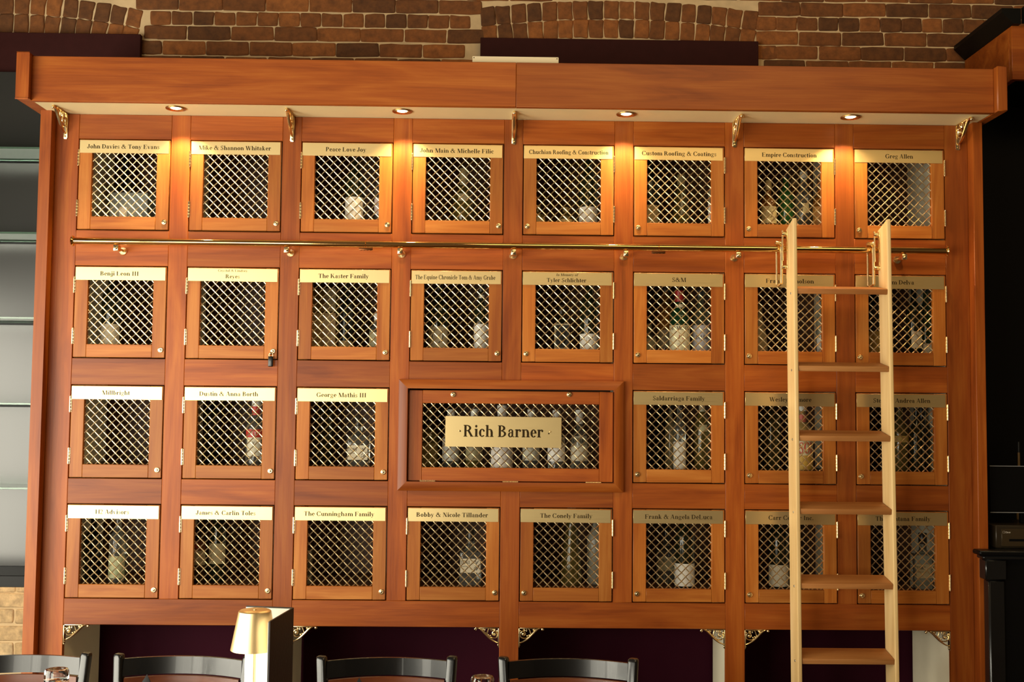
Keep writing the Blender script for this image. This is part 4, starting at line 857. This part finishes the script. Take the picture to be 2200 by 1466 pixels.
# wide locker
RG = 'rum bottles in the wide locker'
ZW = ZBm[2] + 0.0045
for i, (x, wp, yc, lc, yl0, yl1) in enumerate(((972, 36, 880, (0.55, 0.53, 0.46), 991, 943), (1022, 36, 879, (0.24, 0.20, 0.10), 990, 945), (1081, 47, 871, (0.66, 0.60, 0.54), 1012, 938), (1143, 36, 880, (0.42, 0.39, 0.30), 990, 943), (1197, 37, 882, (0.74, 0.70, 0.64), 992, 940), (1246, 36, 881, (0.46, 0.42, 0.32), 991, 938))):
    hh = at(x, yc, .1).z - ZW; lo, hi = (at(x, yl0, .07).z - ZW) / hh, (at(x, yl1, .07).z - ZW) / hh
    lab = ['rum bottle with dull white label, next to the olive-amber bottle', 'rum bottle with brown-tan label behind the big brass plate', 'tallest rum bottle, big white label, in the middle of the wide locker', 'rum bottle with grey label behind the big brass plate', 'rum bottle with bright white label behind the big plate\'s far end', 'rum bottle clear of the big plate, beside the wide door\'s end'][i]
    bottle(lab, 2, x, 0.10 if i != 2 else 0.09, wp, hh, 'round', CLR if i != 1 else OLV, ((0.62, 0.60, 0.54), 0.4), [(lo, hi, lc, 80)], group=RG, z=ZW, neckband=(0.80, 0.93, (0.62, 0.60, 0.54)),
           texts=[('BACARDI', 0, hi - .09, .92, .05, INKC, 0), ('SUPERIOR', 0, hi - .14, .5, .014, GRY, 0), ([rc(-.5, -.5, .5, .5)], 0, lo + .035, .5, .014, (0.2, .16, .14), 0)])
bottle('olive-amber bottle at the end of the wide locker, beside the rums', 2, 925, 0.13, 40, 0.275, 'round', OLV, ((0.20, 0.15, 0.05), 0.4), [(0.18, 0.50, (0.20, 0.14, 0.04), 80)], z=ZW)
bottle('clear bottle with tall white label, locker beside the wide door', 2, 1460, 0.10, 27, 0.272, 'wine', CLR, ((0.05, 0.04, 0.03), 0.3), [(0.02, 0.41, WHT, 80)], texts=[([q for q in dot(0, 0, .5)], .2, .11, .25, .03, GRY, 0)])
bottle('tan glass bottle close behind the tall white-labelled one', 2, 1441, 0.17, 24, 0.26, 'wine', ((0.30, 0.24, 0.12), 0.2, 0.4))
bottle('black bottle at the lock side, locker beside the wide door', 2, 1420, 0.26, 34, 0.31, 'wine', BLK)
bottle('clear bottle with pale neck sleeve, hinge side beside the wide door', 2, 1508, 0.14, 34, 0.33, 'squat', OLV, ((0.38, 0.34, 0.20), 0.4), [(0.46, 0.54, (0.45, 0.40, 0.22), 30)], neckband=(0.64, 0.78, (0.42, 0.38, 0.26)))
bottle('gaudy red, white and gold bottle behind the ladder rail, third row', 2, 1722, 0.10, 44, 0.265, 'round', ((0.45, 0.30, 0.10), 0.15, 0.3), ((0.70, 0.68, 0.60), 0.3), [(0.03, 0.24, (0.55, 0.34, 0.06), 85), (0.24, 0.54, (0.62, 0.55, 0.36), 85)], neckband=(0.70, 0.84, (0.55, 0.12, 0.08)), texts=[('SOL', .25, .27, .85, .16, (0.55, .06, .03), 1)])
bottle('olive bottle at the lock side behind the ladder, third row', 2, 1657, 0.16, 38, 0.32, 'wine', ((0.06, 0.05, 0.015), 0.15, 0.3), neckband=(0.82, 0.90, (0.3, 0.25, 0.2)))
bottle('amber-shouldered bottle beside the ladder\'s far rail, third row', 2, 1931, 0.11, 36, 0.31, 'squat', OLV, ((0.02, 0.015, 0.01), 0.3), [(0.38, 0.46, (0.40, 0.28, 0.07), 60)])
bottle('dark bottle, middle one of three in the third-row corner locker', 2, 1967, 0.075, 28, 0.30, 'squat', DKG)
bottle('dark bottle nearest the hinges in the third-row corner locker', 2, 1996, 0.17, 34, 0.28, 'squat', ((0.02, 0.012, 0.006), 0.08, 0.4))
# row four
bottle('clear bottle with green-cream label, bottom locker nearest the shelving', 3, 268, 0.11, 36, 0.30, 'squat', CLR, ((0.3, 0.28, 0.2), 0.3), [(0.06, 0.34, (0.40, 0.40, 0.22), 70), (0.10, 0.17, (0.18, 0.24, 0.10), 72)])
bottle('dark bottle hidden by the hinge stile, bottom locker nearest the shelving', 3, 199, 0.19, 34, 0.27, 'round', DKG)
bottle('brown bottle with red lettering over a cream label, bottom row', 3, 441, 0.12, 30, 0.31, 'round', ((0.10, 0.06, 0.02), 0.1, 0.5), ((0.02, 0.01, 0.01), 0.4), [(0.22, 0.40, (0.48, 0.42, 0.29), 70), (0.40, 0.52, (0.16, 0.05, 0.02), 70)], texts=[('ICe', 0, .435, .6, .05, (0.6, .08, .05), 1)])
bottle('dark bottle with tan label beside the red-lettered one', 3, 480, 0.13, 36, 0.33, 'wine', DKG, labels=[(0.22, 0.46, (0.40, 0.33, 0.18), 72)])
whisky('whisky bottle with black script label at the hinge edge, bottom row', 3, 661, 0.11, 40, 0.215, (0.16, 0.45), None, CLR, (0.12, 0.10, 0.06), 0.9)
whisky('square whisky bottle, white brush-stroke label, bottom row below the wide locker', 3, 1017, 0.10, 46, 0.215, (0.24, 0.49), WG)
bottle('tall decanter with glittering neck, bottom row under the wide door\'s end', 3, 1231, 0.13, 46, 0.34, 'cone', OLV, ((0.45, 0.43, 0.38), 0.25), neckband=(0.70, 0.82, (0.55, 0.53, 0.45)))
bottle('grey bottle at the hinge side beside the decanter', 3, 1282, 0.16, 36, 0.30, 'round', ((0.24, 0.22, 0.17), 0.3, 0.1), ((0.02, 0.02, 0.02), 0.4))
whisky('square whisky bottle with tan label behind a white-labelled bottle', 3, 1432, 0.20, 42, 0.215, (0.24, 0.49), WG, CLR, (0.38, 0.32, 0.18))
bottle('dark bottle with plain white wrap label, bottom row, sixth locker', 3, 1471, 0.10, 42, 0.32, 'wine', DKG, labels=[(0.02, 0.29, (0.80, 0.76, 0.68), 84)])
bottle('black bottle with cream wrap label behind the ladder, bottom row', 3, 1670, 0.11, 42, 0.32, 'wine', DKG, labels=[(0.02, 0.28, CRM, 84)])
whisky('square whisky bottle, tan brush-stroke label, bottom corner locker', 3, 1977, 0.11, 46, 0.215, (0.20, 0.45), WG, CLR, (0.46, 0.38, 0.22))
# a pale bottle on the dark back bar
bottle('tan bottle on the dark back bar, just above the black screen', 0, 2184, 0.3, 13, at(2184, 950, 0.3).z - zc, 'wine', ((0.20, 0.12, 0.04), 0.4, 0.0), z=zc + 0.0005, cat='bottle')

# ------------------------------------------------------------------ chairs
SLAT = wood('chair_cherry_slat', 0, (0.10, 0.025, 0.010), (0.15, 0.04, 0.014), (0.20, 0.06, 0.02), rough=0.3)
SEAT = plain('black_vinyl', (0.008, 0.008, 0.008), 0.4, bump=0.2, nscale=60)
def chair_parts():
    ps = []
    hw = 0.197; zt_ = 0.845
    def post(s):
        g = MB()
        prof = []; rw, rd, cr = 0.0155, 0.0125, 0.007
        for cx, cy, a0 in ((rw - cr, -rd + cr, -90), (rw - cr, rd - cr, 0), (-rw + cr, rd - cr, 90), (-rw + cr, -rd + cr, 180)):
            for q in range(4): prof.append((cx + cr * math.cos(R(a0 + 30 * q)), cy + cr * math.sin(R(a0 + 30 * q))))
        path = [(s * 0.165, 0.055, 0.0), (s * 0.172, 0.0, 0.45), (s * 0.183, 0.012, 0.62), (s * hw, 0.045, zt_ - 0.010), (s * (hw + .0005), 0.047, zt_ - .003), (s * (hw + .001), 0.048, zt_)]
        vs = []; a = R(-26); n = len(prof)
        for i, (x, y, z) in enumerate(path):
            k = (1, 1, 1, 1, .94, .75)[i]
            for px, py in prof: vs.append((x + k * (px * math.cos(a) - py * math.sin(a)), y + k * (px * math.sin(a) + py * math.cos(a)), z))
        fs = [tuple(range(n - 1, -1, -1)), tuple(n * (len(path) - 1) + j for j in range(n))]
        for i in range(len(path) - 1):
            for k in range(n): fs.append((n * i + k, n * i + (k + 1) % n, n * i + n + (k + 1) % n, n * i + n + k))
        g.add(vs, fs, 0, True); return g
    def arc(z0, z1, y0, dep, th, hw_):
        g = MB(); n = 12; vs = []
        for i in range(n + 1):
            u = -1 + 2 * i / n; x = u * hw_; y = y0 + dep * (1 - u * u)
            for (dy, z) in ((0, z0), (0.012, z0), (0.012 + .008, z1), (0.008, z1)): vs.append((x, y + dy, z))
        fs = [(0, 1, 2, 3), (4 * n + 3, 4 * n + 2, 4 * n + 1, 4 * n)]
        for i in range(n):
            for k in range(4): fs.append((4 * i + (k + 1) % 4, 4 * i + k, 4 * i + 4 + k, 4 * i + 4 + (k + 1) % 4))
        g.add(vs, fs, 0, True); return g
    ps.append(('post', post(-1), BLACKG)); ps.append(('post', post(1), BLACKG))
    ps.append(('top_rail', arc(0.782, 0.832, 0.030, 0.048, 0.02, 0.180), BLACKG))
    ps.append(('back_slat', arc(0.70, 0.777, 0.018, 0.046, 0.02, 0.174), SLAT))
    ps.append(('back_slat', arc(0.56, 0.63, 0.002, 0.042, 0.02, 0.168), SLAT))
    g = MB(); g.rbox((-0.205, -0.40, 0.425), (0.205, 0.0, 0.47), 0.016, 3); ps.append(('seat', g, SEAT))
    for s in (-1, 1):
        g = MB(); g.cbox((s * 0.175 - 0.017, -0.385, 0.0), (s * 0.175 + 0.017, -0.35, 0.4248), 0.003); ps.append(('front_leg', g, BLACKG))
    g = MB(); g.cbox((-0.157, -0.375, 0.2), (0.157, -0.36, 0.23), 0.002); ps.append(('stretcher', g, BLACKG))
    return [(n, g.mesh(n, m)) for n, g, m in ps]
CP_ = chair_parts()
YC = -0.90
for x, rz, lab in ((45, 0.10, 'black ladder-back chair behind an upturned glass, beside the glass shelving'), (394, -0.04, 'black ladder-back chair half hidden by the gold lamp'),
                   (833, 0.03, 'black ladder-back chair between the menu and the central post'), (1220, -0.03, 'black ladder-back chair nearest the ladder, before the central post')):
    p = at(x, 1412, YC + 0.05); ch = empty('dining_chair', (p.x, YC, 0), None, (0, 0, rz)); tag(ch, lab, 'chair', 'black chairs along the tables')
    for n_, me in CP_:
        o = bpy.data.objects.new(n_, me); COL.objects.link(o); o.parent = ch

# ------------------------------------------------------------------ tables and what stands on them
TZ = 0.75
TOPM = wood('table_top_walnut', 0, (0.05, 0.022, 0.010), (0.08, 0.035, 0.015), (0.11, 0.05, 0.022), rough=0.3)
for x0, x1, lab in ((-1.75, -0.49, 'dark wooden table carrying the gold lamp and the menu'), (-0.45, 0.62, 'dark wooden table carrying a single upturned glass')):
    t = empty('dining_table', ((x0 + x1) / 2, -1.55, 0)); tag(t, lab, 'table', 'dark wooden tables')
    bx('table_top', (x0, -1.92, TZ - 0.032), (x1, -1.12, TZ), TOPM, t, 0.004)
    cx = (x0 + x1) / 2
    MB().lathe([(0.04, 0.03), (0.035, 0.06), (0.035, TZ - 0.07), (0.14, TZ - 0.045), (0.14, TZ - 0.0325)], 20).build('column', BLACK, t, (cx, -1.52, 0))
    g = MB(); g.cbox((-0.28, -0.035, 0.0), (0.28, 0.035, 0.028), 0.004); g.cbox((-0.035, -0.28, 0.0), (0.035, 0.28, 0.028), 0.004); g.build('foot', BLACK, t, (cx, -1.52, 0))
def tumbler(x, y, Y, lab):
    p = at(x, y, Y); h = p.z - TZ; r = 0.0325
    g = MB(); g.lathe([(r * 1.12, 0.0), (r * 1.06, h * .3), (r, h * .8), (r * .98, h - .008), (r * .9, h - .002), (r * .7, h - .001), (r * .5, h - .004), (0.0001, h - .005),
                       ][:8] , 32, cap=False)
    g.lathe([(0.0001, h - .026), (r * .55, h - .027), (r * .80, h - .032), (r * .92, h * .6), (r * 1.0, h * .25), (r * 1.06, 0.0), (r * 1.12, 0.0)], 32, cap=False)
    o = g.build('tumbler', GLASS, None, (p.x, Y, TZ + 0.0005)); tag(o, lab, 'glass', 'upturned drinking glasses')
tumbler(122, 1437, -1.19, 'clear tumbler upside down in front of the chair beside the shelving')
tumbler(1037, 1453, -1.22, 'clear tumbler upside down below the central wooden post')
# cordless table lamp
LX, LY = at(547, 1350, -1.525).x, -1.525
zt_ = at(547, 1311, LY).z; zb_ = at(547, 1399, LY).z + 0.004; rt, rb = 34 / F * (LY + 4.339), 49 / F * (LY + 4.339)
GOLD = brass_mat('satin_gold_paint', (0.84, 0.62, 0.31), 0.40)
lm = empty('table_lamp', (LX, LY, TZ)); tag(lm, 'gold cordless table lamp with a tapered shade, lit', 'lamp')
MB().lathe([(rb - .002, zb_ - TZ), (rb, zb_ - TZ), (rt, zt_ - TZ - .003), (rt - .004, zt_ - TZ), (0.0001, zt_ - TZ), (0.0001, zt_ - TZ - .003), (rt - .005, zt_ - TZ - .004), (rb - .002, zb_ - TZ)], 40, cap=False).build('shade', GOLD, lm, (LX, LY, TZ))
MB().lathe([(0.055, 0), (0.055, 0.008), (0.05, 0.012), (0.008, 0.014), (0.0055, 0.02), (0.0055, zt_ - TZ - 0.02)], 30).build('stand', GOLD, lm, (LX, LY, TZ))
MB().lathe([(0.004, 0), (0.004, .0012), (0.0001, .0015)], 14).build('touch_switch', BRASS, lm, (LX, LY, zt_ + 0.0002))
MB().lathe([(0.03, 0), (0.03, 0.006), (0.012, 0.008)], 24).build('led_disc', plain('lamp_led', (1, .9, .75), .4, emit=(1, .85, .62), estr=10.0), lm, (LX, LY, zt_ - 0.035))
l = bpy.data.lights.new('table_lamp_bulb', 'SPOT'); l.energy = 2.6; l.color = (1.0, 0.84, 0.62); l.spot_size = R(150); l.spot_blend = 0.5; l.shadow_soft_size = 0.025
lo = bpy.data.objects.new('table_lamp_bulb', l); COL.objects.link(lo); lo.parent = lm; lo.location = (0, 0, zt_ - TZ - 0.04)
# standing menu
mt = at(628, 1306, -1.45).z; hp = at(628, 1306, -1.45); ap = at(529, 1302, -1.43); bp_ = at(577, 1336, -1.637)
mn = empty('menu', (hp.x, hp.y, TZ)); tag(mn, 'black folded menu standing open behind the gold lamp', 'menu')
LEATH = plain('black_leatherette', (0.014, 0.010, 0.007), 0.45, bump=0.15, nscale=120)
def panel(nm, a, b, d0, d1, m, z0, z1):
    dx, dy = b.x - a.x, b.y - a.y; L = math.hypot(dx, dy); nx, ny = -dy / L, dx / L
    g = MB(); pts = [(a.x + nx * d0, a.y + ny * d0), (b.x + nx * d0, b.y + ny * d0), (b.x + nx * d1, b.y + ny * d1), (a.x + nx * d1, a.y + ny * d1)]
    vs = [(x - hp.x, y - hp.y, z0 - TZ) for x, y in pts] + [(x - hp.x, y - hp.y, z1 - TZ) for x, y in pts]
    g.add(vs, [(3, 2, 1, 0), (4, 5, 6, 7), (0, 1, 5, 4), (1, 2, 6, 5), (2, 3, 7, 6), (3, 0, 4, 7)]); return g.build(nm, m, mn, (hp.x, hp.y, TZ))
z0 = TZ + 0.0006
panel('back_cover', hp, ap, 0.0, -0.004, LEATH, z0, mt); panel('page', hp.lerp(ap, 0.03), ap, 0.0003, 0.0014, WHITE, z0 + .002, mt - 0.003)
panel('front_cover', hp, bp_, 0.0, 0.004, LEATH, z0, mt); panel('page', hp.lerp(bp_, 0.03), bp_, -0.0003, -0.0014, WHITE, z0 + .002, mt - 0.003)
# black napkins folded to a point
def napkin(x, y, Y, w, lab):
    p = at(x, y, Y); h = p.z - TZ; g = MB(); n = 16
    pts = [(0, -0.012, h * .999)]
    for lay, (dx, tp) in enumerate(((-0.0, 1.0), (0.012, 0.93))):
        vs = [(dx * .4, 0.0, h * tp)]
        for i in range(n + 1):
            u = i / n; a = R(200 + 140 * u); q = 1.0
            vs.append((w * math.cos(a) + dx, -0.02 - w * .55 * abs(math.sin(a)) * (0.8 + lay * .2), 0.0))
        mid = []
        for i in range(n + 1):
            b = vs[1 + i]; mid.append((b[0] * 0.62 + dx * .2, b[1] * 0.75, h * 0.55 * tp))
        k = len(vs); vs += mid; fs = []
        for i in range(n): fs.append((1 + i, 2 + i, k + i + 1, k + i)); fs.append((k + i, k + i + 1, 0))
        g.add(vs, fs, 0, True)
    g.add([(-w * .9, 0.004, 0), (w * .9, 0.004, 0), (0, 0.002, h * .98)], [(0, 2, 1)], 0)
    o = g.build('napkin', plain('black_cloth', (0.012, 0.012, 0.013), 0.6) if 'black_cloth' not in bpy.data.materials else bpy.data.materials['black_cloth'], None, (p.x, Y, TZ + .0005))
    tag(o, lab, 'napkin', 'folded black napkins')
napkin(316, 1449, -1.30, 0.06, 'folded black napkin standing before the chair beside the gold lamp')
napkin(772, 1456, -1.30, 0.055, 'folded black napkin standing before the chair nearest the menu')
